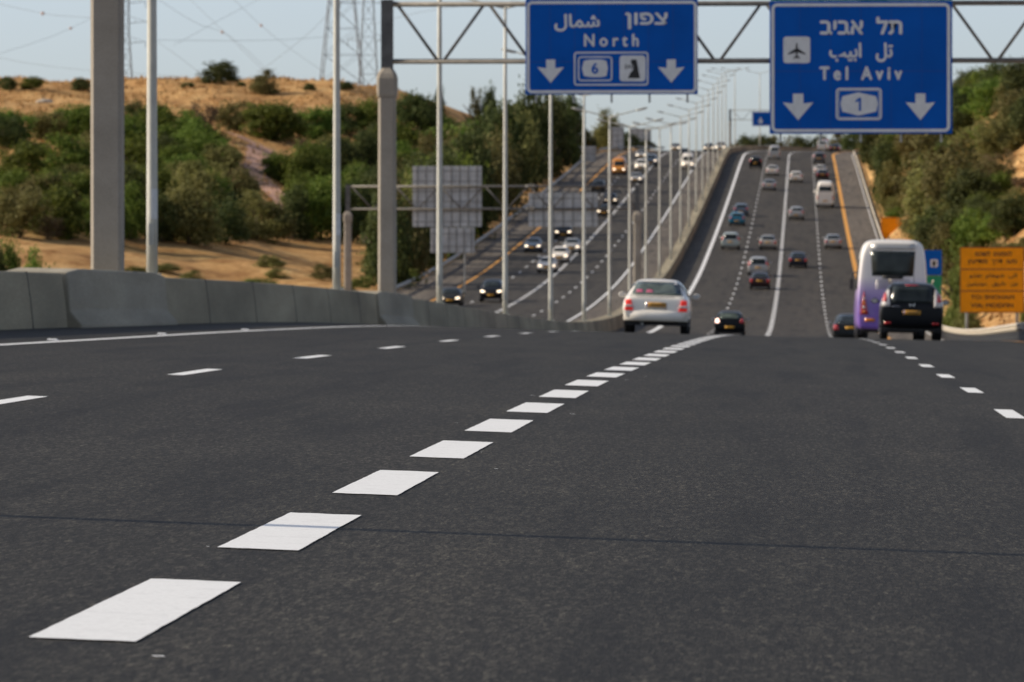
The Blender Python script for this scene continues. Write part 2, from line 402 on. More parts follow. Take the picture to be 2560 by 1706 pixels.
# ------------------------------------------------------------------ land, carriageways and markings
def yline(a, b, step0, grow=1.0):
    out = [a]; s = step0
    while out[-1] < b: out.append(out[-1]+s); s *= grow
    return out
def make_land():
    us = [-1200, -700, -420, -280, -200, -160] + [-140+2.2*i for i in range(int((140-33.2)/2.2)+1)] + [-34.0, -33.2, -24, -12.6, -12, -11.2, 0, 8.8] + [9.4+1.6*i for i in range(26)] + [60, 80, 120, 200, 350, 700, 1200]
    us = sorted(set(round(u, 3) for u in us))
    ys = [-120, -60, -20] + [20*i for i in range(0, 13)] + [250+5*i for i in range(161)] + [1060+20*i for i in range(13)] + [1350, 1500, 1800, 2200, 2800, 3500, 4200]
    mb = MB()
    n = len(us)
    for y in ys:
        for u in us:
            x = u+shift(y); mb.v.append((x, y, ground(x, y)))
    for j in range(len(ys)-1):
        for i in range(n-1):
            a = j*n+i; mb.f.append((a, a+1, a+n+1, a+n))
    o = mb.build('ground', M['hill'], smooth=True); tag(o, 'dry grassy land sloping up either side of the motorway', kind='structure')
make_land()

YS = [-30, -10] + [3.0*i for i in range(0, 84)] + [255+5*i for i in range(190)]
def strip(name, us, ys, mat, dz, kind='structure', label=None):
    mb = MB(); n = len(us)
    for y in ys:
        for u in us: mb.v.append(tuple(pt(u, y, dz)))
    for j in range(len(ys)-1):
        for i in range(n-1):
            a = j*n+i; mb.f.append((a, a+1, a+n+1, a+n))
    o = mb.build(name, mat); tag(o, label, kind=kind)
    return o
YN = [y for y in YS if y <= 201]; YFAR = [y for y in YS if y >= 201]
strip('road', [-11.5, -9, -5.5, -2, 1.7, 5.2, 8.8], YFAR, M['asphalt_grazing'], 0.0, label='carriageway climbing the far hill, colour lightened for grazing light')
strip('road', [-11.5, -9, -5.5, -2, 1.7, 5.2, 8.8], YN, M['asphalt'], 0.0, label='dark asphalt carriageway running away from the viewer')
strip('oncoming_road', [-33.0, -28, -22, -16, -12.0], YS, M['asphalt_grazing'], 0.0, label='oncoming carriageway beyond the median barrier')
strip('hard_shoulder', [5.15, 7.0, 8.1], [y for y in YS if y >= 260], M['shoulder'], 0.006, label='paler shoulder beside the orange edge line')
strip('median_shoulder', [-15.4, -14, -12.3], [y for y in YS if y >= 150], M['shoulder'], 0.006, label='dusty pale strip along the left of the median barrier')
strip('left_shoulder', [-32.9, -31, -29.2], [y for y in YS if y >= 250], M['shoulder'], 0.006, label='paler shoulder of the oncoming carriageway')

def solid(u, w, y0, y1, mat, label, sway=False):
    ys = [y for y in YS if y0 <= y <= y1]
    o = strip('lane_marking', [u-w/2, u+w/2], ys, mat, 0.0045 if y0 < 0 else 0.009, label=label)
    if sway:      # the lane widens a little over the crest
        for v in o.data.vertices: v.co.x += 1.3*smooth(100, 125, v.co.y)*(1-smooth(200, 262, v.co.y))
def dashes(u, w, start, period, length, y1, mat, label, flecks=0):
    mb = MB(); y = start; rr = random.Random(int(u*10))
    while y < y1:
        n = max(1, int(length/1.0))
        if flecks and y < 55:      # ragged edges where the paint was rolled on
            L1 = [(u-w/2+rr.uniform(-.002, .0015), y+length*k/24) for k in range(25)]; L2 = [(u+w/2+rr.uniform(-.0015, .002), y+length*k/24) for k in range(25)]
            e0 = [(u-w/2+w*k/8, y+rr.uniform(-.012, .008)) for k in range(9)]; e1 = [(u-w/2+w*k/8, y+length+rr.uniform(-.015, .015)) for k in range(9)]
            mb.poly([pt(a, b, .0045) for a, b in e0+L2[1:-1]+e1[::-1]+L1[1:-1][::-1]]); n = 0
        for k in range(n):
            a = y+length*k/n; b = y+length*(k+1)/n
            q = .0045 if y < 190 else .009; mb.quad(pt(u-w/2, a, q), pt(u+w/2, a, q), pt(u+w/2, b, q), pt(u-w/2, b, q))
        if flecks and y < 60:
            for k in range(flecks):      # stray paint dropped beside the dash
                a = y+rr.uniform(-1.0, length+1.2); uu = u+rr.choice((-1, 1))*rr.uniform(.16, .42); s = rr.uniform(.006, .02)
                mb.poly([pt(uu+s*cos(t)*1.2, a+s*2.2*sin(t)*rr.uniform(.5, 1), .0035) for t in (0, 1.1, 2.3, 3.4, 4.6, 5.5)])
        y += period
    o = mb.build('lane_marking', mat); tag(o, label, kind='structure')
W = M['white_mark']
solid(-9.1, 0.34, 201, 1150, W, 'white edge line of the far climbing carriageway')
solid(-9.1, 0.16, -10, 201, W, 'solid white edge line beside the median barrier')
dashes(-5.5, 0.15, 0.2, 12.4, 3.4, 1100, W, 'thin white dashes left of the wide dashed line')
dashes(-2.0, 0.30, 0.35, 5.13, 3.0, 1100, W, 'wide white dashed line running through the foreground', 1)
dashes(1.7, 0.16, 3.6, 10.4, 3.0, 1100, W, 'thin white dashes along the right lane')
solid(4.95, 0.40, 260, 1150, M['orange_mark'], 'orange edge line of the far climbing carriageway')
solid(4.95, 0.22, -10, 262, M['orange_mark'], 'orange line along the right shoulder', True)
solid(7.95, 0.10, 300, 1150, W, 'pale line at the foot of the right guardrail')
solid(-15.7, 0.20, 60, 1150, W, 'white edge line of the oncoming carriageway')
dashes(-18.8, 0.15, 100, 12.4, 3.4, 1100, W, 'thin white dashes nearest the median on the oncoming side')
dashes(-21.9, 0.30, 100, 5.13, 3.0, 1100, W, 'wide white dashed line of the oncoming carriageway')
dashes(-25.3, 0.15, 100, 12.4, 3.4, 1100, W, 'thin white dashes of the outer oncoming lane')
solid(-28.6, 0.24, 60, 1150, M['orange_mark'], 'orange line along the oncoming shoulder')

# small reflective studs beside the left edge line
for k, (y, u) in enumerate([(70.5, -9.32), (82.6, -9.32), (95, -9.32)]):
    mb = MB(); mb.rings([[pt(u+.07*s*cx, y+.06*s*cy, z) for cx, cy in ((-1, -1), (1, -1), (1, 1), (-1, 1))] for s, z in ((1, 0.004), (.7, .022))])
    o = mb.build('road_stud', W)
    tag(o, ['white road stud beside the left edge line, nearest one', 'white road stud beside the left edge line, middle one', 'white road stud beside the left edge line, farthest one'][k], 'road stud', 'studs along the left edge line')

# pink dirt track climbing between the bushes on the left hill
tp = [(575, 335, 40), (612, 352, 56), (650, 372, 60), (640, 400, 62), (636, 425, 62), (652, 455, 58), (680, 482, 56), (700, 505, 58), (716, 545, 60)]
mb = MB(); row = []
for px, py, wd in tp:
    c = hit(px, py); a = wd/2*c.y/F
    row.append((c.x-a, c.x+a, c.y))
row.sort(key=lambda r: r[2])
pts = []
for i in range(len(row)-1):
    for k in range(6):
        t = k/6; pts.append([row[i][j]*(1-t)+row[i+1][j]*t for j in range(3)])
rr = random.Random(3)
n = 5
for xa, xb, y in pts:
    xa += rr.uniform(-.25, .25); xb += rr.uniform(-.25, .25)
    for k in range(n):
        x = xa+(xb-xa)*k/(n-1); mb.v.append((x, y, ground(x, y)+.12))
for j in range(len(pts)-1):
    for i in range(n-1):
        a = j*n+i; mb.f.append((a, a+1, a+n+1, a+n))
tag(mb.build('dirt_path', M['track'], smooth=True), 'pinkish dirt track climbing the left hill between bushes', kind='structure')

# ------------------------------------------------------------------ median barrier, in the stretches the photo shows
def barrier(y0, y1, prof, mat, label, taper=None):
    mb = MB(); rs = []
    n = max(2, int((y1-y0)/4)); ys = [y0+(y1-y0)*i/n for i in range(n+1)]
    if taper: ys = sorted(ys+[y0+taper, y1-taper])
    for y in ys:
        k = 1.0 if not taper else min(1, (y-y0)/taper, (y1-y)/taper)
        rs.append([pt(-11.9+du*1.0, y, -0.1 if z < 0 else z*(1 if not taper else (.93+.07*k))) for du, z in prof])
    mb.rings(rs)
    o = mb.build('concrete_barrier', mat); bevel(o, 0.03)
    if not taper and y0 < 300:      # filled joints between the cast lengths
        y = y0+7.5
        while y < y1-2:
            j = MB(); j.rings([[pt(-11.9+du*1.008+(.004 if du > 0 else -.004), yy, max(z, 0)*1.004) for du, z in prof] for yy in (y-.018, y+.018)])
            j.build('joint', M['joint'], o); y += 9.4
    tag(o, label, 'barrier', 'stretches of the concrete median barrier')
plain = [(-.52, -1), (.52, -1), (.51, .10), (.48, .40), (.42, .84), (-.42, .84), (-.48, .40), (-.51, .10)]
flare = [(-.74, -1), (.74, -1), (.73, .05), (.55, .27), (.50, .92), (-.50, .92), (-.55, .27), (-.73, .05)]
barrier(20, 87.92, plain, M['concrete'], 'nearest stretch of plain concrete median barrier, at the left picture edge')
barrier(88, 101.6, flare, M['concrete_pale'], 'flared concrete barrier block at the foot of the tall bare column', 1.6)
barrier(101.72, 152.9, plain, M['concrete'], 'plain concrete median barrier between the two flared blocks')
barrier(153, 166.5, flare, M['concrete_pale'], 'flared concrete barrier block under the sign gantry column', 1.6)
barrier(166.6, 426.9, plain, M['concrete'], 'plain median barrier dipping behind the white car')
barrier(427, 439, flare, M['concrete_pale'], 'flared barrier block under the far oncoming gantry', 1.6)
barrier(439.1, 1150, plain, M['concrete'], 'farthest median barrier stretch climbing to the hilltop')

# ------------------------------------------------------------------ guardrails
def guardrail(u, y0, y1, step, label, face=1, h=0.78, mat='rail', solidpost=True):
    root = empty('guardrail', pt(u, y0)); inv = Matrix.Translation(-Vector(pt(u, y0)))
    prof = [(0, 0), (.05, .04), (.085, .09), (.05, .13), (.01, .155), (.05, .18), (.085, .22), (.05, .27), (0, .31), (-.02, .31), (-.02, 0)]
    mb = MB(); n = max(2, int((y1-y0)/6))
    mb.rings([[inv @ pt(u-face*a, y, h-.31+z) for a, z in prof] for y in [y0+(y1-y0)*i/n for i in range(n+1)]])
    mb.build('rail', M[mat], root)
    pm = MB(); pm.box(-.05, .05, -.07, .07, -.25, h-.04); pm = pm.mesh('post', M['rail_post'])
    y = y0+.5
    while y < y1:
        link('post', pm, root, inv @ pt(u+face*.09, y)); y += step
    return tag(root, label, 'guardrail')
guardrail(8.25, 213, 330, 1.33, 'pale steel guardrail on close-set posts below the orange sign')
guardrail(8.25, 332, 640, 4.0, 'guardrail climbing the hill along the right shoulder beside the trees')
guardrail(8.25, 642, 1000, 4.0, 'farthest guardrail curving right over the hilltop')
guardrail(-32.4, 330, 620, 4.0, 'dark guardrail along the far edge of the oncoming carriageway', -1, mat='galv')
guardrail(-32.4, 622, 1000, 4.0, 'upper guardrail under the dark trees left of the oncoming carriageway', -1, mat='galv')
# dark end stretch of the near guardrail
guardrail(8.3, 150, 212.5, 2.0, 'dark grey guardrail end at the right picture edge', mat='galv')

# ------------------------------------------------------------------ light posts in the median
def make_post():
    root = empty('lamp_post')
    H = 12.4
    mb = MB(); mb.rings([[(r*cos(2*pi*k/10), r*sin(2*pi*k/10), z) for k in range(10)] for r, z in ((.105, 0), (.102, 1.2), (.088, 5), (.075, 9), (.06, H))])
    mb.build('pole', M['lamp_steel'], root, True)
    mb = MB(); mb.box(-.19, .19, -.19, .19, 0, .035)
    for sx in (-1, 1):
        for sy in (-1, 1): mb.tube((sx*.14, sy*.14, .03), (sx*.14, sy*.14, .08), .018, seg=6)
    mb.build('base_plate', M['galv'], root)
    mb = MB(); mb.box(-.05, .05, -.112, -.098, .6, 1.0); mb.build('access_door', M['galv'], root)
    for s in (-1, 1):
        mb = MB(); mb.path([(0, 0, H-.05), (s*.5, 0, H+.06), (s*1.2, 0, H+.24), (s*1.8, 0, H+.42)], [.045, .04, .035, .032])
        mb.build('arm', M['lamp_steel'], root, True)
        mb = MB(); rs = []
        for x, w, t in ((1.62, .05, .04), (1.72, .13, .06), (2.0, .16, .075), (2.25, .14, .06), (2.36, .05, .025)):
            z = H+.36+(x-1.62)*.22
            rs.append([(s*x, w*cos(2*pi*k/8), z+t*sin(2*pi*k/8)) for k in range(8)])
        mb.rings(rs); hd = mb.build('lamp_head', M['galv'], root, True)
        mb = MB(); rs = []
        for x in (1.76, 1.85, 2.12, 2.2):
            z = H+.30+(x-1.62)*.22; w = .09 if x in (1.85, 2.12) else .04
            rs.append([(s*x, -w, z+.02), (s*x, w, z+.02), (s*x, w*.8, z-.02), (s*x, -w*.8, z-.02)])
        mb.rings(rs); mb.build('lens', M['lens_white'], hd)
    return root
post0 = make_post()
ORD = ['first', 'second', 'third', 'fourth', 'fifth', 'sixth', 'seventh', 'eighth', 'ninth', 'tenth', 'eleventh', 'twelfth', 'thirteenth', 'fourteenth', 'fifteenth', 'sixteenth', 'seventeenth', 'eighteenth', 'nineteenth', 'twentieth', 'twenty-first', 'twenty-second', 'twenty-third', 'twenty-fourth', 'twenty-fifth']
ORD += ['%s-%s' % (a, b) for a in ('twenty', 'thirty', 'forty') for b in ORD[:9]][5:]
first = True
for k in range(-2, 22):
    y = 103.9 + 41.5*k if k > -2 else 22.7
    o = post0 if first else copy_tree(post0); first = False
    o.location = pt(-11.9, y, .83)
    if k in (0, 1):
        lz = HC+1.32-o.location.z; mb = MB(); rs = []
        for z in (lz-.28, lz+.28): rs.append([(.101*cos(a), .101*sin(a), z) for a in [radians(-95+12*i) for i in range(9)]])
        mb.rings(rs, cap=False, closed=False); mb.build('paper_sticker', M['sign_white'], o)
    i = k+1
    lab = {-2: 'tall lamp post whose thin shadow crosses the foreground lanes', -1: 'lamp post just outside the left picture edge, before the bare column',
           0: 'thick pale lamp post standing just right of the bare concrete column', 1: 'lamp post beside the power pylon, second from the left',
           2: 'lamp post crossing the gantry truss left of the North sign', 3: 'lamp post beside the left edge of the North sign',
           4: 'lamp post rising under the left arrow of the North sign', 5: 'lamp post under the left half of the North sign, second below it'}.get(k)
    if not lab: lab = ('slim median lamp post, %s from the left in the receding row' if k < 12 else 'tiny distant lamp post near the hilltop, %s from the left') % ORD[k]
    tag(o, lab, 'lamp post', 'double-arm lamp posts along the median')
# ------------------------------------------------------------------ vehicles (local axes: y forward, rear at -y, ground at z = 0)
def half_ring(y, zb, zbelt, zt, wb, wbelt, wt):
    wm = max(wb, wbelt)+.012
    h = [(0, zb), (wb*.85, zb), (wb, zb+.08), (wm, (zb+zbelt)/2), (wbelt, zbelt), (wt+(wbelt-wt)*.13, zt-.13*(zt-zbelt)), (wt*.82, zt), (0, zt+.012)]
    return [(x, y, z) for x, z in h]+[(-x, y, z) for x, z in h[-2:0:-1]]
def shell(stations, lv=2):
    mb = MB(); mb.rings([half_ring(*s) for s in stations])
    me = mb.mesh('body', None)
    o = bpy.data.objects.new('body', me); COL.objects.link(o)
    m = o.modifiers.new('s', 'SUBSURF'); m.levels = lv; m.render_levels = lv
    bpy.context.view_layer.update()
    out = bpy.data.meshes.new_from_object(o.evaluated_get(bpy.context.evaluated_depsgraph_get()))
    bpy.data.objects.remove(o)
    out.polygons.foreach_set('use_smooth', [True]*len(out.polygons)); out.name = 'body'
    bm = bmesh.new(); bm.from_mesh(out); bv = BVHTree.FromBMesh(bm); bm.free()
    return out, bv
AX = {'rear': (lambda a, b: Vector((a, -20, b)), Vector((0, 1, 0))), 'front': (lambda a, b: Vector((a, 20, b)), Vector((0, -1, 0))),
      'left': (lambda a, b: Vector((-20, a, b)), Vector((1, 0, 0))), 'right': (lambda a, b: Vector((20, a, b)), Vector((-1, 0, 0)))}
def skin(bv, side, c, name, mat, parent, n=6, m=5, off=.004, t=.012, smooth=True):
    """a panel (window, lamp ...) that follows the body; c = four corners going round, (across, up)"""
    f, d = AX[side]; grid = []; last = None
    for i in range(n+1):
        row = []
        for j in range(m+1):
            s, r = i/n, j/m
            a = (c[0][0]*(1-s)+c[1][0]*s)*(1-r)+(c[3][0]*(1-s)+c[2][0]*s)*r
            b = (c[0][1]*(1-s)+c[1][1]*s)*(1-r)+(c[3][1]*(1-s)+c[2][1]*s)*r
            o = f(a, b); p, nn, _, _ = bv.ray_cast(o, d)
            if p is None:
                p, nn, _, _ = bv.find_nearest(Vector((a, -2, b)) if side == 'rear' else Vector((a, 2, b)) if side == 'front' else Vector((-1 if side == 'left' else 1, a, b)))
            if nn.dot(d) > 0: nn = -nn
            row.append((p+nn*off, p+nn*(off+t)))
        grid.append(row)
    mb = MB(); q = m+1
    for row in grid: mb.v += [tuple(x[1]) for x in row]
    k0 = len(mb.v)
    for row in grid: mb.v += [tuple(x[0]) for x in row]
    for i in range(n):
        for j in range(m):
            a = i*q+j; mb.f.append((a, a+1, a+q+1, a+q))
    for i in range(n):
        for j in (0, m): a = i*q+j; mb.f.append((a, a+q, k0+a+q, k0+a))
    for j in range(m):
        for i in (0, n): a = i*q+j; mb.f.append((a, a+1, k0+a+1, k0+a))
    return mb.build(name, mat, parent, smooth)
WH = {}
def wheel_meshes(r, w):
    k = (r, w)
    if k not in WH:
        mb = MB(); n = 20
        prof = [(-w/2, r*.66), (-w/2, r*.93), (-w/2+.03, r), (w/2-.03, r), (w/2, r*.93), (w/2, r*.66)]
        mb.rings([[(x, q*cos(2*pi*i/n), q*sin(2*pi*i/n)) for i in range(n)] for x, q in prof], cap=False)
        ty = mb.mesh('tyre', M['rubber'], False)
        mb = MB()
        mb.rings([[(x, q*cos(2*pi*i/n), q*sin(2*pi*i/n)) for i in range(n)] for x, q in ((-w/2+.02, r*.68), (-w/2+.035, r*.60), (-w/2+.05, r*.2), (w/2-.05, r*.2), (w/2-.035, r*.6), (w/2-.02, r*.68))])
        for i in range(5):
            a = 2*pi*i/5
            for s in (-1, 1): mb.tube((s*(w/2-.03), 0, 0), (s*(w/2-.018), r*.62*cos(a), r*.62*sin(a)), .035, .028, 6)
        WH[k] = (ty, mb.mesh('rim', M['rim']))
    return WH[k]
def wheels(root, xs, ys, r, w):
    ty, ri = wheel_meshes(r, w)
    for y in ys:
        for s in (-1, 1):
            o = link('wheel', ty, root, (s*xs, y, r)); link('rim', ri, o)
def car(name, st, hw, lights, rear_glass, front_glass, side_glass, wh, mat, plate_z, plate_w=.26, glass='glass', under=.20, front_plate=.52):
    root = empty(name)
    me, bv = shell(st); me.materials.append(M[mat]); link('body', me, root)
    skin(bv, 'rear', rear_glass, 'rear_window', M[glass], root)
    skin(bv, 'front', front_glass, 'windscreen', M['glass'], root)
    for q in side_glass:
        for sd in ('left', 'right'): skin(bv, sd, q, 'side_window', M['glass'], root)
    for q in lights['tail']:
        for s in (-1, 1): skin(bv, 'rear', [(a*s, b) for a, b in q], 'taillight', M['taillight'], root, 4, 4, .006, .018)
    for q in lights['head']:
        for s in (-1, 1): skin(bv, 'front', [(a*s, b) for a, b in q], 'headlight', M['headlight'], root, 4, 4, .006, .018)
    p = skin(bv, 'rear', [(-plate_w, plate_z-.06), (plate_w, plate_z-.06), (plate_w, plate_z+.06), (-plate_w, plate_z+.06)], 'licence_plate', M['plate'], root, 3, 2, .008, .012)
    skin(bv, 'front', [(-plate_w, front_plate-.06), (plate_w, front_plate-.06), (plate_w, front_plate+.06), (-plate_w, front_plate+.06)], 'licence_plate', M['plate'], root, 3, 2, .008, .012)
    skin(bv, 'front', lights['grille'], 'grille', M['trim'], root, 4, 3, .004, .012)
    y0, y1 = st[0][0]+.25, st[-1][0]-.25
    mb = MB(); mb.rings([[(-hw*.86, y, under), (hw*.86, y, under), (hw*.9, y, st[2][1]+.14), (-hw*.9, y, st[2][1]+.14)] for y in (y0, y1)]); mb.build('underbody', M['trim'], root)
    xs, ys, r, w = wh
    for s in (-1, 1):
        for y in ys:       # dark wheel arches
            mb = MB(); n = 14; ro = r*1.16
            mb.rings([[(s*(xs+q), y+ro*cos(pi*i/n), r*.9+ro*sin(pi*i/n)) for i in range(n+1)]+[(s*(xs+q), y-ro, .2), (s*(xs+q), y+ro, .2)] for q in (-.1, w/2+.004)])
            mb.build('wheel_arch', M['trim'], root)
    wheels(root, xs, ys, r, w)
    return root, bv
def mirrors(root, y, z, x, mat, size=1.0):
    for s in (-1, 1):
        mb = MB(); rs = []
        for t, k in ((-.06, .55), (-.04, .95), (.02, 1), (.09, .5)):
            rs.append([(s*x+s*.10*cos(2*pi*i/10)*k*size, y+t*size, z+.075*sin(2*pi*i/10)*k*size) for i in range(10)])
        mb.rings(rs); mb.tube((s*(x-.16), y, z-.03), (s*(x-.05), y, z-.02), .02)
        o = mb.build('door_mirror', M[mat], root, True)
        mb = MB(); mb.rings([[(s*x+s*.085*cos(2*pi*i/10)*q, y-.061*size-.002*q, z+.06*sin(2*pi*i/10)*q) for i in range(10)] for q in (1, .05)], cap=False)
        mb.build('mirror_glass', M['lens_white'], o)

SED = [(-2.17, .44, .66, .84, .72, .78, .68), (-2.15, .36, .74, .94, .79, .84, .74), (-2.04, .30, .80, .965, .82, .865, .75), (-1.66, .27, .90, .98, .83, .865, .73),
       (-.98, .25, .92, 1.35, .83, .865, .55), (-.35, .25, .92, 1.43, .83, .865, .57), (.35, .25, .92, 1.41, .83, .865, .58), (1.15, .25, .90, 1.00, .83, .855, .70),
       (1.85, .27, .74, .84, .82, .84, .68), (2.10, .33, .62, .72, .78, .79, .62), (2.17, .40, .55, .62, .70, .70, .55)]
SLT = {'tail': [[(.56, .62), (.81, .62), (.80, .87), (.62, .87)]], 'head': [[(.42, .60), (.74, .61), (.72, .74), (.46, .70)]], 'grille': [(-.36, .57), (.36, .57), (.38, .68), (-.38, .68)]}
def sedan(mat, glass='glass'):
    r, bv = car('sedan', SED, .86, SLT, [(-.66, .985), (.66, .985), (.535, 1.335), (-.535, 1.335)], [(-.64, 1.02), (.64, 1.02), (.53, 1.33), (-.53, 1.33)],
            [[(-1.15, .97), (-.30, .97), (-.30, 1.30), (-.90, 1.28)], [(-.22, .97), (.86, .97), (.38, 1.28), (-.22, 1.31)]], (.735, (-1.32, 1.30), .31, .20), mat, .74, glass=glass)
    mirrors(r, .72, 1.0, .98, mat)
    return r, bv
HAT = [(-2.04, .48, .70, .92, .74, .79, .70), (-2.00, .38, .86, 1.02, .80, .85, .72), (-1.90, .32, .90, 1.12, .84, .875, .68), (-1.62, .29, .94, 1.40, .85, .875, .58), (-1.1, .27, .94, 1.47, .85, .875, .58),
       (-.2, .26, .93, 1.49, .85, .875, .59), (.4, .26, .92, 1.44, .85, .875, .59), (1.15, .26, .90, 1.04, .84, .865, .70), (1.75, .28, .76, .88, .82, .84, .68), (1.98, .34, .62, .74, .77, .78, .62), (2.04, .42, .55, .62, .68, .69, .55)]
HLT = {'tail': [[(.58, .82), (.80, .82), (.76, 1.02), (.62, 1.04)]], 'head': [[(.42, .62), (.74, .64), (.70, .78), (.48, .72)]], 'grille': [(-.36, .56), (.36, .56), (.38, .68), (-.38, .68)]}
def hatch(mat, glass='glass', tailglass=None):
    r, bv = car('hatchback', HAT, .87, HLT, [(-.60, 1.06), (.60, 1.06), (.50, 1.36), (-.50, 1.36)], [(-.64, 1.05), (.64, 1.05), (.54, 1.36), (-.54, 1.36)],
            [[(-1.45, 1.02), (-.45, .98), (-.45, 1.37), (-1.35, 1.33)], [(-.36, .98), (.80, .98), (.38, 1.30), (-.36, 1.37)]], (.75, (-1.25, 1.28), .315, .20), mat, .58, glass=glass)
    mirrors(r, .72, 1.02, .99, mat)
    return r, bv
SUVS = [(-2.24, .50, .78, 1.00, .80, .86, .78), (-2.20, .40, .95, 1.14, .86, .905, .76), (-2.14, .35, 1.00, 1.38, .885, .925, .74), (-2.02, .33, 1.03, 1.60, .895, .93, .69), (-1.6, .31, 1.04, 1.69, .90, .93, .67),
        (-.4, .30, 1.03, 1.71, .90, .93, .63), (.45, .30, 1.02, 1.66, .90, .93, .63), (1.25, .30, 1.00, 1.17, .89, .92, .74), (1.92, .32, .86, 1.02, .87, .89, .72), (2.18, .38, .74, .86, .82, .83, .66), (2.24, .46, .66, .74, .72, .73, .58)]
SULT = {'tail': [[(.72, .98), (.89, .98), (.82, 1.30), (.70, 1.32)]], 'head': [[(.46, .76), (.80, .78), (.76, .92), (.52, .88)]], 'grille': [(-.40, .66), (.40, .66), (.42, .82), (-.42, .82)]}
def suv(mat):
    r, bv = car('suv', SUVS, .92, SULT, [(-.64, 1.08), (.64, 1.08), (.57, 1.56), (-.57, 1.56)], [(-.68, 1.16), (.68, 1.16), (.58, 1.57), (-.58, 1.57)],
            [[(-1.75, 1.12), (-.5, 1.09), (-.5, 1.55), (-1.6, 1.50)], [(-.4, 1.09), (.85, 1.09), (.42, 1.50), (-.4, 1.56)]], (.79, (-1.35, 1.38), .36, .23), mat, .80, under=.26, front_plate=.56)
    mirrors(r, .85, 1.14, 1.06, mat, 1.15)
    return r, bv
VAN = [(-2.75, .48, .9, 1.2, .86, .90, .86), (-2.72, .36, 1.1, 1.9, .92, .97, .84), (-2.64, .33, 1.3, 2.38, .95, 1.0, .82), (-2.3, .32, 1.35, 2.56, .96, 1.0, .82), (0, .32, 1.35, 2.58, .96, 1.0, .82),
       (1.1, .32, 1.3, 2.5, .96, 1.0, .80), (1.7, .32, 1.25, 1.9, .96, .99, .80), (2.15, .34, 1.1, 1.3, .94, .97, .78), (2.6, .38, .85, 1.02, .88, .90, .72), (2.72, .46, .7, .8, .8, .8, .66)]
def van(mat):
    r, bv = car('van', VAN, .98, {'tail': [[(.80, .80), (.93, .80), (.91, 1.25), (.82, 1.25)]], 'head': [[(.5, .8), (.84, .82), (.82, 1.0), (.54, .96)]], 'grille': [(-.42, .7), (.42, .7), (.44, .85), (-.44, .85)]},
            [(-.74, 1.62), (.74, 1.62), (.70, 2.10), (-.70, 2.10)], [(-.76, 1.38), (.76, 1.38), (.72, 2.05), (-.72, 2.05)],
            [[(-2.3, 1.5), (-.6, 1.5), (-.6, 2.1), (-2.3, 2.1)], [(.4, 1.45), (1.5, 1.45), (1.2, 2.0), (.4, 2.1)]], (.86, (-1.55, 1.75), .36, .24), mat, .70, under=.28, front_plate=.58)
    mirrors(r, 1.6, 1.45, 1.16, 'trim', 1.5)
    return r, bv

def place(o, u, y, dz=0.0, flip=False, yaw=0.0):
    p = pt(u, y, dz); q = pt(u, y+3)-pt(u, y-3); f = q.normalized()*(-1 if flip else 1)
    if yaw: f = Matrix.Rotation(yaw, 3, 'Z') @ f
    side = pt(u+1, y)-pt(u-1, y); x = (side*(-1 if flip else 1)); x = (x-f*x.dot(f)).normalized(); z = x.cross(f)
    m = Matrix((x, f, z)).transposed(); o.location = p; o.rotation_euler = m.to_euler()
def solve_y(py, u=0.0, lo=345.0, hi=985.0):
    for _ in range(40):
        mid = (lo+hi)/2
        if VY-(road_z(u, mid)-HC)*F/mid > py: lo = mid
        else: hi = mid
    return (lo+hi)/2

# --- white sedan on the crest
wc, bv = sedan('car_white', 'glass_green')
for o in [c for c in wc.children if c.name.startswith('taillight')]: bpy.data.objects.remove(o)
for s in (-1, 1):
    t = skin(bv, 'rear', [(s*.59, .58), (s*.81, .58), (s*.79, .85), (s*.65, .86)], 'taillight', M['taillight_lit'], wc, 5, 5, .006, .02)
    skin(bv, 'rear', [(s*.59, .665), (s*.815, .665), (s*.81, .725), (s*.615, .725)], 'reversing_lens', M['lens_white'], t, 5, 2, .022, .012)
skin(bv, 'rear', [(-.285, .62), (.285, .62), (.285, .80), (-.285, .80)], 'plate_recess', M['car_silver'], wc, 3, 3, .002, .005)
pb = skin(bv, 'rear', [(-.265, .68), (-.215, .68), (-.215, .80), (-.265, .80)], 'plate_band', M['plate_blue'], wc, 2, 2, .024, .004)
for k in range(7):
    x = -.18+k*.062; skin(bv, 'rear', [(x, .70), (x+.03, .70), (x+.03, .775), (x, .775)], 'plate_mark', M['brown_text'], wc, 1, 2, .023, .003)
# bumper lip under the boot
me = MB(); rs = []
for i in range(13):
    a = pi*(i/12); x = -.84*cos(a); y = -2.20-.05*sin(a)+.20*(abs(cos(a))**4)
    rs.append([(x, y+.10, .30), (x, y+.01, .33), (x, y-.015, .46), (x, y+.0, .56), (x, y+.07, .60), (x, y+.14, .58)])
me.rings(rs); me.build('bumper', M['car_white'], wc, True)
skin(bv, 'rear', [(-.66, .935), (.66, .935), (.66, .95), (-.66, .95)], 'boot_seam', M['trim'], wc, 6, 1, .001, .003)
for k, x in enumerate((-.44, -.18)):   # pink cushions on the parcel shelf
    mb = MB(); n = 10
    mb.rings([[(x+.13*sin(pi*j/6)*cos(2*pi*i/n), -1.66+.05*sin(pi*j/6)*sin(2*pi*i/n), 1.085-.075*cos(pi*j/6)) for i in range(n)] for j in range(1, 6)])
    o = skin(bv, 'rear', [(x-.10, 1.045), (x+.09, 1.045), (x+.06, 1.115), (x-.08, 1.115)], 'cushion', M['pink'], wc, 4, 3, .010, .012)
mb = MB(); mb.tube((-.35, -2.16, .24), (-.35, -1.9, .24), .03); mb.build('exhaust', M['galv'], wc)
place(wc, -3.80, 150)
tag(wc, 'white four-door sedan with a yellow plate driving over the crest', 'car')

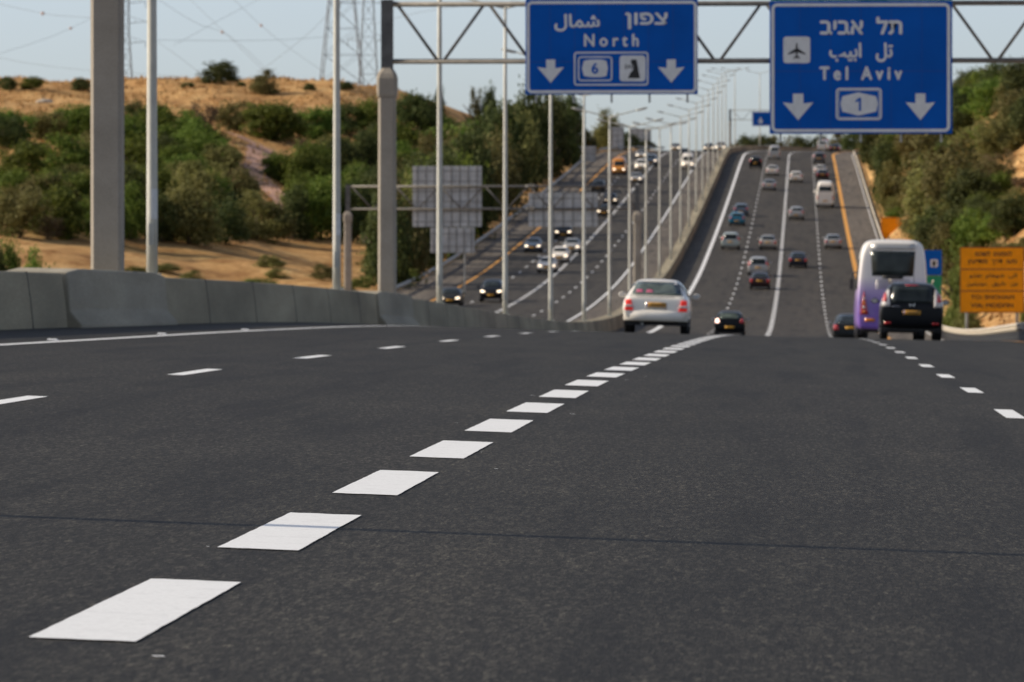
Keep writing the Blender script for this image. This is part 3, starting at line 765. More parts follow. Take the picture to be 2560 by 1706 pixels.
# --- black SUV, right lane
sv, bv = suv('car_black')
for o in [c for c in sv.children if c.name.startswith('taillight')]: bpy.data.objects.remove(o)
for s in (-1, 1):
    t = skin(bv, 'rear', [(s*.64, .96), (s*.92, .96), (s*.82, 1.42), (s*.655, 1.46)], 'taillight', M['lens_white'], sv, 4, 6, .006, .02)
    skin(bv, 'rear', [(s*.74, 1.10), (s*.86, 1.10), (s*.80, 1.36), (s*.75, 1.36)], 'red_lens', M['taillight'], t, 4, 5, .027, .008)
    skin(bv, 'rear', [(s*.60, .45), (s*.80, .45), (s*.80, .51), (s*.60, .515)], 'reflector', M['taillight'], sv, 3, 2, .004, .015)
    mb = MB(); mb.path([(s*.60, -1.75, 1.66), (s*.62, -1.6, 1.745), (s*.64, -.4, 1.775), (s*.64, .3, 1.74), (s*.63, .5, 1.66)], .022); mb.build('roof_rail', M['rail'], sv, True)
skin(bv, 'rear', [(-.245, .75), (-.20, .75), (-.20, .86), (-.245, .86)], 'plate_band', M['plate_blue'], sv, 2, 2, .024, .004)
for k in range(7):
    x = -.165+k*.058; skin(bv, 'rear', [(x, .77), (x+.03, .77), (x+.03, .84), (x, .84)], 'plate_mark', M['brown_text'], sv, 1, 2, .023, .003)
bd = MB()     # letter emblem
p = bv.ray_cast(Vector((0, -20, 1.02)), Vector((0, 1, 0)))[0]
for s in (-1, 1): bd.prism([(s*.055-.012, .975), (s*.055+.012, .975), (s*.075+.012, 1.065), (s*.075-.012, 1.065)], p.y-.045, p.y-.02)
bd.prism([(-.05, 1.008), (.05, 1.008), (.05, 1.028), (-.05, 1.028)], p.y-.04, p.y-.02); bd.build('emblem', M['chrome'], sv)
skin(bv, 'rear', [(-.60, .965), (-.36, .965), (-.36, .985), (-.60, .985)], 'model_badge', M['chrome'], sv, 3, 1, .004, .008)
mb = MB(); mb.tube((.05, -1.5, 1.69), (.05, -1.75, 1.88), .008); mb.build('aerial', M['trim'], sv)
skin(bv, 'rear', [(-.20, 1.585), (.20, 1.585), (.20, 1.61), (-.20, 1.61)], 'brake_lamp', M['taillight'], sv, 3, 1, .004, .01)
place(sv, 3.22, 170)
tag(sv, 'black SUV with tall pale tail lamps, right in front of the bus', 'car')

# --- white and purple coach
BUS = [(-6.06, .50, 1.5, 3.25, 1.17, 1.19, 1.09), (-6.03, .42, 1.6, 3.42, 1.20, 1.22, 1.10), (-5.95, .36, 1.7, 3.60, 1.25, 1.265, 1.14), (-5.6, .34, 1.75, 3.66, 1.265, 1.275, 1.15), (-2, .34, 1.75, 3.69, 1.27, 1.275, 1.15),
       (3, .34, 1.75, 3.69, 1.27, 1.275, 1.15), (5.2, .34, 1.7, 3.52, 1.26, 1.27, 1.04), (5.8, .38, 1.5, 3.35, 1.22, 1.24, 1.0), (6.02, .5, 1.2, 2.6, 1.12, 1.14, .96)]
bus, bv = car('coach', BUS, 1.25, {'tail': [[(.98, .80), (1.18, .80), (1.16, 1.05), (1.0, 1.05)]], 'head': [[(.6, .7), (1.05, .72), (1.02, .95), (.66, .92)]], 'grille': [(-.5, .7), (.5, .7), (.5, .9), (-.5, .9)]},
          [(-.74, 2.32), (.74, 2.32), (.80, 3.22), (-.80, 3.22)], [(-1.0, 1.5), (1.0, 1.5), (.95, 3.1), (-.95, 3.1)],
          [[(-5.3+k*1.75, 1.85), (-3.65+k*1.75, 1.85), (-3.65+k*1.75, 2.95), (-5.3+k*1.75, 2.95)] for k in range(6)], (1.10, (-3.3, 3.4), .50, .30), 'livery', .78, under=.32, front_plate=.6)
for o in [c for c in bus.children if c.name.startswith('taillight')]: bpy.data.objects.remove(o)
for s in (-1, 1):
    t = skin(bv, 'rear', [(s*.86, .92), (s*1.14, .92), (s*1.12, 1.30), (s*1.02, 1.78)], 'taillight', M['taillight'], bus, 5, 6, .006, .03)
    for k in range(4): skin(bv, 'rear', [(s*(.97-.0*k), .98+k*.16), (s*1.06, .98+k*.16), (s*1.06, 1.05+k*.16), (s*.98, 1.05+k*.16)], 'lamp_disc', M['lens_white'] if k % 2 else M['amber'], t, 2, 2, .037, .008)
    skin(bv, 'rear', [(s*.62, .66), (s*.98, .66), (s*.98, .78), (s*.62, .78)], 'indicator', M['amber'], bus, 3, 2, .006, .02)
    mb = MB(); mb.path([(s*1.2, 5.7, 2.6), (s*1.34, 5.95, 2.6), (s*1.37, 6.0, 2.35)], .03); mb.box(s*1.37-.08, s*1.37+.08, 5.93, 6.02, 1.95, 2.35); mb.build('mirror_arm', M['trim'], bus)
    mb = MB(); mb.tube((s*.88, -5.97, 3.25), (s*.86, -5.90, 3.46), .035); mb.build('roof_trim', M['car_grey'], bus)
for k in range(5): skin(bv, 'rear', [(-.62, 1.86+k*.07), (.62, 1.86+k*.07), (.62, 1.885+k*.07), (-.62, 1.885+k*.07)], 'vent_slat', M['car_grey'], bus, 4, 1, .002, .008)
skin(bv, 'rear', [(-.36, 2.22), (.36, 2.22), (.38, 2.33), (-.38, 2.33)], 'wiper_cover', M['trim'], bus, 4, 2, .02, .03)
skin(bv, 'rear', [(-.80, 3.28), (.80, 3.28), (.78, 3.48), (-.78, 3.48)], 'roof_fairing', M['car_silver'], bus, 6, 3, .006, .02)
place(bus, 3.25, 212)
tag(bus, 'white and purple coach ahead of the black SUV', 'bus')

# --- dark grey sedan half hidden behind the coach
dk, bv = sedan('car_charcoal'); place(dk, 2.35, 276); tag(dk, 'dark grey sedan half hidden left of the purple coach', 'car')
# --- black hatchback
bh, bv = hatch('car_black', 'glass_green'); place(bh, -4.05, 322)
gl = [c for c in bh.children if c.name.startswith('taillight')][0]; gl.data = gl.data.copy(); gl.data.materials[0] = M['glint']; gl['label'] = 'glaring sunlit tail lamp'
tag(bh, 'black hatchback with one glaring tail lamp, right of the white sedan', 'car')

# --- the far cars of our carriageway: place in photo, half hidden ones by their visible part
PROTO = {'sedan': sedan('car_silver')[0], 'hatch': hatch('car_silver')[0], 'van': van('car_white')[0], 'suv': suv('car_silver')[0]}
USED = set()
def fleet(kind, color, u, y, label, flip=False, group=None, lights=None, cat='car', scale=1.0):
    if kind in USED: o = copy_tree(PROTO[kind])
    else: o = PROTO[kind]; USED.add(kind)
    recolor(o, 'body', M[color]); recolor(o, 'door_mirror', M[color])
    if lights is not None: recolor(o, 'headlight', M[lights])
    place(o, u, y, 0, flip)
    if scale != 1: o.scale = (scale,)*3
    return tag(o, label, cat, group)
def away(kind, color, px, py, label, y=None, lights='headlight_off', **k):
    y = y or solve_y(py, (px-VX)*.04); u = (px-VX)*y/F-shift(y)
    return fleet(kind, color, u, y, label, False, 'cars climbing the far hill', lights, **k)
away('hatch', 'car_teal', 1843, 564, 'teal hatchback close to the left edge line on the far slope')
away('hatch', 'car_slate', 1853, 541, 'blue-grey car just ahead of the teal hatchback')
away('suv', 'car_palegreen', 1827, 623, 'pale green van-like car beside the left edge line, below the teal one')
away('sedan', 'car_gold', 1920, 623, 'champagne sedan left of the wide dashed line, halfway up')
away('suv', 'car_silver', 1896, 689, 'silver SUV driving just ahead of the maroon sedan')
away('sedan', 'car_maroon', 1900, 722, 'dark maroon sedan low on the far slope')
away('sedan', 'car_navy', 1995, 668, 'dark navy sedan just right of the wide dashed line')
away('hatch', 'car_silver', 1991, 549, 'pale silver hatchback right of the wide dashed line')
away('van', 'car_white', 2062, 518, 'tall white van beside the orange edge line', cat='van').scale = (1.08, 1.1, 1.24)
away('sedan', 'car_silver', 2082, 621, 'silver sedan alone in the right lane behind the white van')
away('hatch', 'car_white', 1990, 456, 'white hatchback in the third lane, upper part of the slope')
away('sedan', 'car_silver', 1923, 476, 'silver sedan with a glinting left lamp, left of the wide line')
away('sedan', 'car_white', 1931, 439, 'white sedan ahead of the glinting silver one')
away('suv', 'car_black', 1889, 421, 'small black car high in the left lane')
away('van', 'car_silver', 1936, 399, 'pale van near the hilltop above the white sedan', cat='van', scale=.85)
away('sedan', 'car_maroon', 2056, 449, 'dark red car peeking out above the tall white van')
away('sedan', 'car_white', 2050, 438, 'white sedan leaning on the orange line near the top')
away('suv', 'car_grey', 2047, 409, 'dark car near the hilltop beside the orange line')
away('sedan', 'car_navy', 2088, 386, 'tiny dark blue car rounding the hilltop bend', y=945)
away('van', 'car_silver', 2058, 375, 'tiny silver van under the red truck body at the hilltop', y=985, cat='van', scale=.8)

# --- oncoming traffic
def coming(kind, color, px, py, label, y=None, lights='headlight', **k):
    y = y or solve_y(py, -12.0, 300); u = (px-VX)*y/F-shift(y)
    return fleet(kind, color, u, y, label, True, 'cars coming down the far hill', lights, **k)
coming('sedan', 'car_charcoal', 1128, 757, 'dark sedan half behind the lamp post on the oncoming side', y=425)
coming('suv', 'car_black', 1231, 760, 'black car with glinting headlamps nearest on the oncoming side', y=438)
coming('sedan', 'car_white', 1369, 681, 'white sedan leading its pair down the oncoming lanes')
coming('hatch', 'car_white', 1401, 656, 'white hatchback close behind the oncoming white sedan')
coming('sedan', 'car_slate', 1334, 630, 'blue-grey sedan with lit headlamps beside the orange line')
coming('sedan', 'car_silver', 1431, 629, 'silver sedan following the oncoming white pair', y=556)
coming('suv', 'car_charcoal', 1410, 598, 'dark roofed car behind the oncoming silver sedan')
coming('sedan', 'car_black', 1512, 541, 'black sedan with one bright headlamp under the truss end')
coming('sedan', 'car_charcoal', 1527, 512, 'dark sedan with a dazzling headlamp above the black one')
coming('hatch', 'car_charcoal', 1497, 478, 'small dark car beside the orange line high on the oncoming side')
coming('van', 'car_yellow', 1549, 437, 'orange-yellow minibus coming down the outer lane', cat='minibus', scale=.95)
coming('sedan', 'car_silver', 1590, 458, 'silver sedan with small lights in front of the yellow minibus')
coming('suv', 'car_white', 1604, 428, 'white car right of the yellow minibus')
coming('suv', 'car_slate', 1628, 415, 'grey car just behind the white one, upper oncoming lanes')
coming('van', 'car_white', 1720, 423, 'white van with strong headlamps nearest the median', cat='van', scale=.9)
coming('sedan', 'car_silver', 1604, 398, 'faint silver car high among the lamp posts')
coming('sedan', 'car_black', 1712, 394, 'small black car above the white van', lights='headlight_off')
coming('sedan', 'car_gold', 1690, 379, 'distant car with a single amber-looking lamp at the crest', y=930)
coming('sedan', 'car_grey', 1774, 381, 'distant grey car at the crest, close to the median posts', y=930)
coming('suv', 'car_silver', 1802, 385, 'distant silver car at the crest beside the median barrier', y=925)
# red-topped lorry body at the bend
a = pt((2060-VX)*1050/F-shift(1050), 1050); root = empty('lorry', a); root.scale = (.62, .9, .74)
mb = MB(); mb.box(-1.2, 1.2, -3.5, 2.2, 1.0, 3.6); bevel(mb.build('cargo_box', M['car_red'], root), .08)
mb = MB(); mb.box(-1.15, 1.15, 2.3, 4.2, .6, 2.9); bevel(mb.build('cab', M['car_white'], root), .2)
mb = MB(); mb.box(-1.1, 1.1, -3.4, 4.0, .55, .98); mb.build('chassis', M['trim'], root)
wheels(root, 1.0, (-2.4, -1.2, 3.2), .48, .3)
tag(root, 'tiny lorry with a bright red body at the hilltop bend', 'lorry')
# ------------------------------------------------------------------ lettering helpers
def text_mesh(body, bold=0.0, depth=0.004):
    cu = bpy.data.curves.new('lettering', 'FONT'); cu.body = body; cu.offset = bold; cu.extrude = depth; cu.resolution_u = 4
    o = bpy.data.objects.new('lettering', cu); COL.objects.link(o)
    bpy.context.view_layer.update()
    me = bpy.data.meshes.new_from_object(o.evaluated_get(bpy.context.evaluated_depsgraph_get()))
    bpy.data.objects.remove(o); bpy.data.curves.remove(cu)
    return me
def letters(body, x0, x1, z0, z1, yface, mat, parent, bold=0.03, name='lettering', spacing=None):
    """text filling the box x0..x1, z0..z1 on a face that looks towards -y"""
    me = text_mesh(body)
    xs = [v.co.x for v in me.vertices]; ys = [v.co.y for v in me.vertices]
    a, b, c, e = min(xs), max(xs), min(ys), max(ys); h = bold*(z1-z0)*1.1; w = h
    vs, fs = [], []
    for k, (dx, dz) in enumerate(((0, 0), (-w, 0), (w, 0), (0, h), (0, -h))):     # heavier strokes: five passes, each a hair prouder
        n0 = len(vs)
        for v in me.vertices:
            vs.append((x0+w+(v.co.x-a)/(b-a)*(x1-x0-2*w)+dx, yface-v.co.z-.002-.0007*k, z0+h+(v.co.y-c)/(e-c)*(z1-z0-2*h)+dz))
        fs += [tuple(n0+i for i in p.vertices) for p in me.polygons]
    bpy.data.meshes.remove(me)
    me = bpy.data.meshes.new(name); me.from_pydata(vs, [], fs); me.materials.append(mat)
    return link(name, me, parent)
def rrect(x0, x1, z0, z1, r, seg=6):
    out = []
    for cx, cz, a0 in ((x1-r, z1-r, 0), (x0+r, z1-r, 90), (x0+r, z0+r, 180), (x1-r, z0+r, 270)):
        for k in range(seg+1):
            a = radians(a0+90*k/seg); out.append((cx+r*cos(a), cz+r*sin(a)))
    return out
def ring_plate(name, x0, x1, z0, z1, r, w, y, mat, parent, t=0.006):
    o = rrect(x0, x1, z0, z1, r); i = rrect(x0+w, x1-w, z0+w, z1-w, max(r-w, .01)); n = len(o)
    mb = MB()
    mb.v = [(a, y-t, b) for a, b in o]+[(a, y-t, b) for a, b in i]+[(a, y, b) for a, b in o]+[(a, y, b) for a, b in i]
    for k in range(n):
        j = (k+1) % n
        mb.f += [(k, j, n+j, n+k), (k, 2*n+k, 2*n+j, j), (n+k, n+j, 3*n+j, 3*n+k)]
    return mb.build(name, mat, parent)
def plate(name, pts, y, mat, parent, t=0.006):
    mb = MB(); mb.prism(pts, y-t, y); return mb.build(name, mat, parent)

# ------------------------------------------------------------------ overhead gantry with the two big signs
GY = 164.0; S = F/GY
def gx(px): return (px-VX)/S
def gz(py): return (VY-py)/S+HC
def truss_gantry(y, u0, u1, zb, zt, label, panel=2.66, r=.075, col_w=.26, ph0=None, post_top=True, both=True):
    root = empty('sign_gantry', pt(u0, y)); inv = -Vector(pt(u0, y))
    def P(u, z): return Vector((u+shift(y), y, z))+inv
    for nm, z in (('bottom_chord', zb), ('top_chord', zt)):
        mb = MB(); mb.tube(P(u0-.1, z), P(u1+.1, z), r, seg=10)
        u = u0+14.0
        while u < u1-2:
            for s in (-1, 1):
                mb.tube(P(u+s*.02, z), P(u+s*.10, z), r*2.1, seg=10)     # bolted flange
                mb.tube(P(u+s*.10, z), P(u+s*.42, z), r*2.0, r, seg=10)
            u += 14.0
        mb.build(nm, M['truss'], root, True)
    u = u0+.22 if ph0 is None else ph0; up = True
    while u < u1-.3:
        v = min(u+panel/2, u1)
        mb = MB(); mb.tube(P(u+.07, zt if up else zb), P(v-.07, zb if up else zt), r*.62, seg=8)
        mb.build('diagonal', M['truss'], root, True); u = v; up = not up
    for uu in (u0, u1) if both else (u0,):
        b = pt(uu, y, -.2)+inv; h = zb+inv.z-.55
        mb = MB()
        def oc(w, z, ch): return [(b.x+sx, b.y+sy, z) for sx, sy in ((-w+ch, -w), (w-ch, -w), (w, -w+ch), (w, w-ch), (w-ch, w), (-w+ch, w), (-w, w-ch), (-w, -w+ch))]
        mb.rings([oc(col_w, b.z, .07), oc(col_w*.95, h-.5, .07)])
        co = mb.build('column', M['column'], root)
        mb = MB(); mb.rings([oc(col_w*1.02, h-.49, .07), oc(col_w*1.12, h-.40, .07), oc(col_w*1.14, h+.06, .08), oc(col_w*1.0, h+.20, .08), oc(col_w*.62, h+.36, .07)])
        mb.build('cap', M['column'], co)
        mb = MB(); w = .17 if uu == u0 else .17
        mb.box(b.x-w, b.x+w, b.y-.14, b.y+.14, h+.30, zt+inv.z+.13)
        mb.build('end_post', M['dark_steel'], root)
    return tag(root, label, 'gantry')
truss_gantry(GY, gx(967), 9.7, gz(153), gz(10), 'steel truss gantry on a concrete column carrying two blue signs')

def arrow(cx, ztop, zbot, w, y, parent):
    h = ztop-zbot; s = w*.17
    plate('arrow', [(cx-s, ztop), (cx-s, ztop-h*.37), (cx-w*.5, ztop-h*.33), (cx, zbot), (cx+w*.5, ztop-h*.33), (cx+s, ztop-h*.37), (cx+s, ztop)][::-1], y, M['sign_white'], parent)
def sign_panel(name, px0, px1, py0, py1, y, seams_v, seams_h, label, cat='road sign'):
    zc = gz(py1); xc = gx((px0+px1)/2)
    root = empty(name, (xc, y, zc))
    def X(px): return gx(px)-xc
    def Z(py): return gz(py)-zc
    mb = MB(); mb.box(X(px0), X(px1), 0, .05, Z(py1), Z(py0)); bevel(mb.build('panel', M['blue'], root), .008)
    mb = MB()
    for k in range(seams_v):
        x = X(px0+(px1-px0)*(k+1)/(seams_v+1)); mb.box(x-.006, x+.006, -.003, .0, Z(py1)+.02, Z(py0)-.02)
    for f in seams_h:
        z = Z(py0+(py1-py0)*f); mb.box(X(px0)+.02, X(px1)-.02, -.0035, .0, z-.008, z+.008)
    mb.build('seam', M['blue_seam'], root)
    n = 5
    for k in range(n):
        x = X(px0+(px1-px0)*(.06+.88*k/(n-1))); mb = MB(); mb.box(x-.03, x+.03, .06, .13, Z(py1)-.24, Z(py0)+.05); mb.build('bracket', M['galv'], root)
    tag(root, label, cat)
    return root, X, Z
SW = M['sign_white']; SY = GY-.28
# the North sign
root, X, Z = sign_panel('road_sign', 1315, 1745, -2, 237, SY, 6, (.66,), 'wide blue overhead sign reading North with a 6 shield', 'road sign')
ring_plate('border', X(1318), X(1743), Z(234), Z(4), .16, .085, -.002, SW, root)
letters('\u05df\u05d5\u05e4\u05e6', X(1564), X(1670), Z(75), Z(33), 0, SW, root, .035)
letters('\ufedd\ufe8e\ufee4\ufeb7', X(1387), X(1501), Z(80), Z(36), 0, SW, root, .03)
letters('N o r t h', X(1461), X(1598), Z(118), Z(86), 0, SW, root, .035)
arrow(X(1378), Z(150), Z(208), 66/S, -.001, root); arrow(X(1679), Z(150), Z(208), 66/S, -.001, root)
ring_plate('route_frame', X(1436), X(1622), Z(215), Z(131), .09, .045, -.002, SW, root)
ring_plate('shield_frame', X(1446), X(1532), Z(204), Z(142), .10, .04, -.002, SW, root)
sh = plate('route_shield', [(X(1461), Z(191)), (X(1477), Z(194)), (X(1504), Z(194)), (X(1517), Z(191)), (X(1521), Z(172)), (X(1517), Z(153)), (X(1504), Z(150)), (X(1477), Z(150)), (X(1461), Z(153)), (X(1456), Z(172))][::-1], -.001, SW, root)
letters('6', X(1480), X(1497), Z(186), Z(158), -.007, M['blue'], sh, .03, 'numeral')
to = plate('toll_icon', rrect(X(1550), X(1615), Z(205), Z(140), .10)[::-1], -.001, SW, root)
plate('road_symbol', [(X(1571), Z(197)), (X(1601), Z(197)), (X(1592), Z(150)), (X(1579), Z(150)), (X(1578), Z(158)), (X(1584), Z(165)), (X(1584), Z(176)), (X(1577), Z(183))], -.008, M['sign_black'], to, .004)
mb = MB()
for sx in (-1, 1):
    mb.rings([[(X(1573+sx*8)+cos(a)*.013, yy, Z(168)+sin(a)*.085) for a in [2*pi*i/10 for i in range(10)]] for yy in (-.012, -.007)])
for k in (-3, 0, 3): mb.box(X(1573+k-.7), X(1573+k+.7), -.012, -.007, Z(172), Z(164))
mb.build('signal_symbol', M['sign_black'], to)
# the Tel Aviv sign
root, X, Z = sign_panel('road_sign', 1924, 2378, 5, 336, SY, 5, (.53,), 'tall blue overhead sign reading Tel Aviv with an airplane symbol', 'road sign')
mb = MB(); mb.box(X(1926), X(2378), .0, .05, Z(4.2), Z(-34)); mb.build('green_panel', M['green'], root)
ring_plate('border', X(1928), X(2373), Z(332), Z(11), .17, .09, -.002, SW, root)
letters('\u05d1\u05d9\u05d1\u05d0  \u05dc\u05ea', X(2049), X(2254), Z(89), Z(45), 0, SW, root, .035)
letters('\ufe90\ufef4\ufe91\ufe8d   \ufede\ufe97', X(2072), X(2231), Z(158), Z(109), 0, SW, root, .03)
letters('T e l   A v i v', X(2048), X(2254), Z(203), Z(168), 0, SW, root, .045)
ai = plate('airport_icon', rrect(X(1958), X(2025), Z(160), Z(94), .09)[::-1], -.001, SW, root)
hp = [(0, 24), (1.8, 17), (2.2, 8), (22, -5), (22, -8), (2.2, -2), (1.8, -10), (8, -16), (8, -18), (1.2, -15.5), (0, -19)]
cx, cz = X(1991.5), Z(131)
plate('airplane_symbol', ([(cx+a/S, cz+b/S) for a, b in hp]+[(cx-a/S, cz+b/S) for a, b in reversed(hp[1:-1])])[::-1], -.008, M['sign_black'], ai, .004)
arrow(X(1995), Z(236), Z(302), 76/S, -.001, root); arrow(X(2299), Z(236), Z(302), 73/S, -.001, root)
ring_plate('route_frame', X(2089), X(2203), Z(302), Z(222), .11, .05, -.002, SW, root)
ring_plate('shield_frame', X(2095), X(2197), Z(297), Z(227), .07, .02, -.002, SW, root)
sh = plate('route_shield', [(X(2105), Z(281)), (X(2145), Z(291)), (X(2189), Z(281)), (X(2194), Z(262)), (X(2189), Z(243)), (X(2145), Z(233)), (X(2105), Z(243)), (X(2100), Z(262))][::-1], -.001, SW, root)
plate('numeral', [(X(2146), Z(279)), (X(2151.5), Z(279)), (X(2151.5), Z(246)), (X(2147.5), Z(246)), (X(2138), Z(253)), (X(2138), Z(258.5)), (X(2146), Z(254.5))][::-1], -.008, M['blue'], sh, .004)

# bare column of another gantry, nearer
y = 97.2; b = pt(-11.9, y, 0)
root = empty('gantry_column', b)
w = .265; ch = .055
def oc(w, z, ch): return [(sx, sy, z) for sx, sy in ((-w+ch, -w), (w-ch, -w), (w, -w+ch), (w, w-ch), (w-ch, w), (-w+ch, w), (-w, w-ch), (-w, -w+ch))]
mb = MB(); mb.rings([oc(w, -.2, ch), oc(w, 5.6, ch)]); mb.build('shaft', M['column'], root)
mb = MB(); mb.rings([oc(w*1.02, 5.6, ch), oc(w*1.02, 6.2, ch), oc(w*.6, 6.5, ch)]); mb.build('cap', M['column'], root)
mb = MB(); mb.box(-.17, .17, -.14, .14, 6.45, 9.0); mb.build('steel_post', M['dark_steel'], root)
tag(root, 'thick bare concrete gantry column at the left, nearest the viewer', 'column')

# far gantry over the oncoming carriageway, signs seen from behind
OY = 433.0; S2 = F/OY
def ox(px): return (px-VX)/S2
def oz(py): return (VY-py)/S2+HC
truss_gantry(OY, ox(868), ox(1594), oz(522), oz(466), 'far gantry over the oncoming lanes showing the backs of its signs', 3.4, .09, .28)
def back_sign(name, px0, px1, py0, py1, y, label, posts=(), ribs=6, group='sign backs over the oncoming lanes'):
    s = F/y; xc = (px0+px1)/2; a = at(xc, py1, y)
    root = empty(name, a)
    w = (px1-px0)/s/2; h = (py1-py0)/s
    mb = MB(); mb.box(-w, w, 0, .05, 0, h); bevel(mb.build('panel', M['sign_back'], root), .01)
    for k in range(ribs):
        x = -w*.86+2*w*.86*k/(ribs-1); mb = MB(); mb.box(x-.04, x+.04, -.06, 0, .03, h-.03); mb.build('rib', M['rail_post'], root)
    mb = MB(); nb = max(2, int(h/.75))
    for k in range(nb): z = h*(k+.5)/nb; mb.box(-w+.02, w-.02, -.03, -.002, z-.03, z+.03)
    mb.build('stringer', M['rail_post'], root)
    for f in posts:
        mb = MB(); x = w*f; g = ground(a.x+x, y)-a.z-.3; mb.tube((x, .14, g), (x, .14, h*.9), .07, seg=8); mb.build('post', M['galv'], root)
    return tag(root, label, 'road sign', group)
back_sign('gantry_sign', 1031, 1204, 415, 567, OY+.3, 'largest grey sign back on the far oncoming gantry', ribs=8)
back_sign('gantry_sign', 1322, 1494, 482, 567, OY+.3, 'shorter grey sign back at the right of the far oncoming gantry', ribs=7)
back_sign('roadside_sign', 1076, 1186, 569, 632, OY+28, 'pale sign back standing on posts below the gantry sign', (-.55, .55), 6)
back_sign('roadside_sign', 1429, 1490, 366, 404, 846, 'small grey sign back low beside the upper oncoming lanes', (-.6, .6), 4)
back_sign('roadside_sign', 1529, 1560, 318, 374, 946, 'narrow tall grey sign back under the conical tree', (-.5, .5), 3)
back_sign('roadside_sign', 1574, 1628, 321, 366, 990, 'distant pale sign back right of the conical tree', (-.6, .6), 4)

# little blue sign on the farthest gantry
FY = 920.0; s3 = F/FY
def fx(px): return (px-VX)/s3-shift(FY)
def fz(py): return (VY-py)/s3+HC
truss_gantry(FY, -11.9, 9.4, fz(300), fz(276), 'tiny gantry at the hilltop carrying a small blue sign', 3.4, .055, .20)
a = at(1930, 316, FY-.4); root = empty('road_sign', a)
mb = MB(); mb.box(-3.2, 3.2, 0, .06, 0, 2.35); mb.build('panel', M['blue'], root)
ring_plate('border', -3.12, 3.12, .08, 2.27, .15, .08, -.002, SW, root)
plate('arrow', [(-2.0, .9), (-2.35, .9), (-1.85, .25), (-1.35, .9), (-1.7, .9), (-1.7, 1.4), (-2.0, 1.4)], -.001, SW, root)
tag(root, 'small distant blue sign peeking out left of the Tel Aviv sign', 'road sign')

# orange roadworks sign on posts
WY = 300.0; s4 = F/WY
a = at((2398+2558)/2, 782, WY); root = empty('roadworks_sign', a)
w = (2558-2398)/s4/2; h = (782-618)/s4
mb = MB(); mb.box(-w, w, 0, .05, 0, h); bevel(mb.build('panel', M['orange'], root), .012)
mb = MB(); mb.box(-w+.02, w-.02, -.004, 0, h*.652, h*.672); mb.box(-w+.02, w-.02, -.004, 0, h*.322, h*.342); mb.build('divider', M['orange_dark'], root)
mb = MB()
for q in ((-w, w, h-.05, h), (-w, w, 0, .05), (-w, -w+.05, .05, h-.05), (w-.05, w, .05, h-.05)): mb.box(q[0], q[1], -.005, 0, q[2], q[3])
mb.build('edge_band', M['orange_dark'], root)
def oy(py): return (782-py)/s4
def oX(px): return (px-2478)/s4
BT = M['brown_text']
for body, x0, x1, p0, p1, bd in (('\u05dd\u05d4\u05d5\u05e9\u05dc  \u05dd\u05d9\u05e2\u05e1\u05d5\u05e0\u05dc', 2436, 2527, 641, 628, .03), ('\u05df\u05d9\u05e2\u05d9\u05d3\u05d5\u05de  \u05da\u05e8\u05d3  \u05d5\u05e2\u05e1', 2418, 2540, 662, 649, .03),
                                 ('\ufeee\ufeac\ufed4\ufee7  \ufee1\ufe8e\ufeeb\ufeee\ufeb7  \ufef0\ufedf\ufe8d', 2422, 2540, 698, 684, .025), ('\ufee6\ufef4\ufecb\ufef3\ufea9\ufeee\ufee3   \ufed6\ufef3\ufeae\ufec1   \ufee6\ufecb', 2415, 2543, 717, 704, .025),
                                 ('TO: SHOHAM', 2425, 2533, 748, 738, .04), ("VIA: MODI'IN", 2425, 2531, 769, 758, .04)):
    letters(body, oX(x0), oX(x1), oy(p0), oy(p1), 0, BT, root, bd)
for f in (-.78, .78):
    x = w*f; g = ground(a.x+x, WY)-a.z-.3; mb = MB(); mb.tube((x, .12, g), (x, .12, h*.92), .085, seg=10); mb.build('post', M['galv'], root, True)
tag(root, 'large orange three-panel roadworks sign beside the guardrail', 'road sign')
# second orange sign, half hidden by the olive tree
a = at(2228, 606, 600); root = empty('roadworks_sign', a); s5 = F/600
mb = MB(); mb.box(-26/s5, 26/s5, 0, .05, 0, 62/s5); bevel(mb.build('panel', M['orange'], root), .012)
ring_plate('edge_band', -25/s5, 25/s5, 1/s5, 61/s5, .1, .06, -.001, M['orange_dark'], root)
for f in (-.7, .7): mb = MB(); mb.tube((26/s5*f, .12, ground(a.x, 600)-a.z-1), (26/s5*f, .12, 58/s5), .08); mb.build('post', M['galv'], root)
tag(root, 'small orange sign peeking out above the bus roof', 'road sign')
# blue and green service sign behind the bus
a = at(2336, 780, 372); root = empty('service_sign', a); s6 = F/372
mb = MB(); mb.box(-26/s6, 17/s6, 0, .05, 92/s6, 154/s6); bevel(mb.build('panel', M['blue'], root), .01)
mb = MB(); mb.box(-26/s6, 17/s6, 0, .05, 22/s6, 90/s6); bevel(mb.build('panel', M['green'], root), .01)
ic = plate('icon', rrect(-11/s6, 7/s6, 112/s6, 131/s6, .06)[::-1], -.001, SW, root)
plate('symbol', [(-6/s6, 114/s6), (1/s6, 114/s6), (1/s6, 120/s6), (4/s6, 122/s6), (-2/s6, 129/s6), (-8/s6, 122/s6), (-6/s6, 120/s6)], -.008, M['sign_black'], ic, .004)
for f in (-18, 12): mb = MB(); mb.tube((f/s6, .12, ground(a.x, 372)-a.z-.5), (f/s6, .12, 150/s6), .07); mb.build('post', M['galv'], root)
tag(root, 'blue service sign over a green panel, just right of the bus', 'road sign')
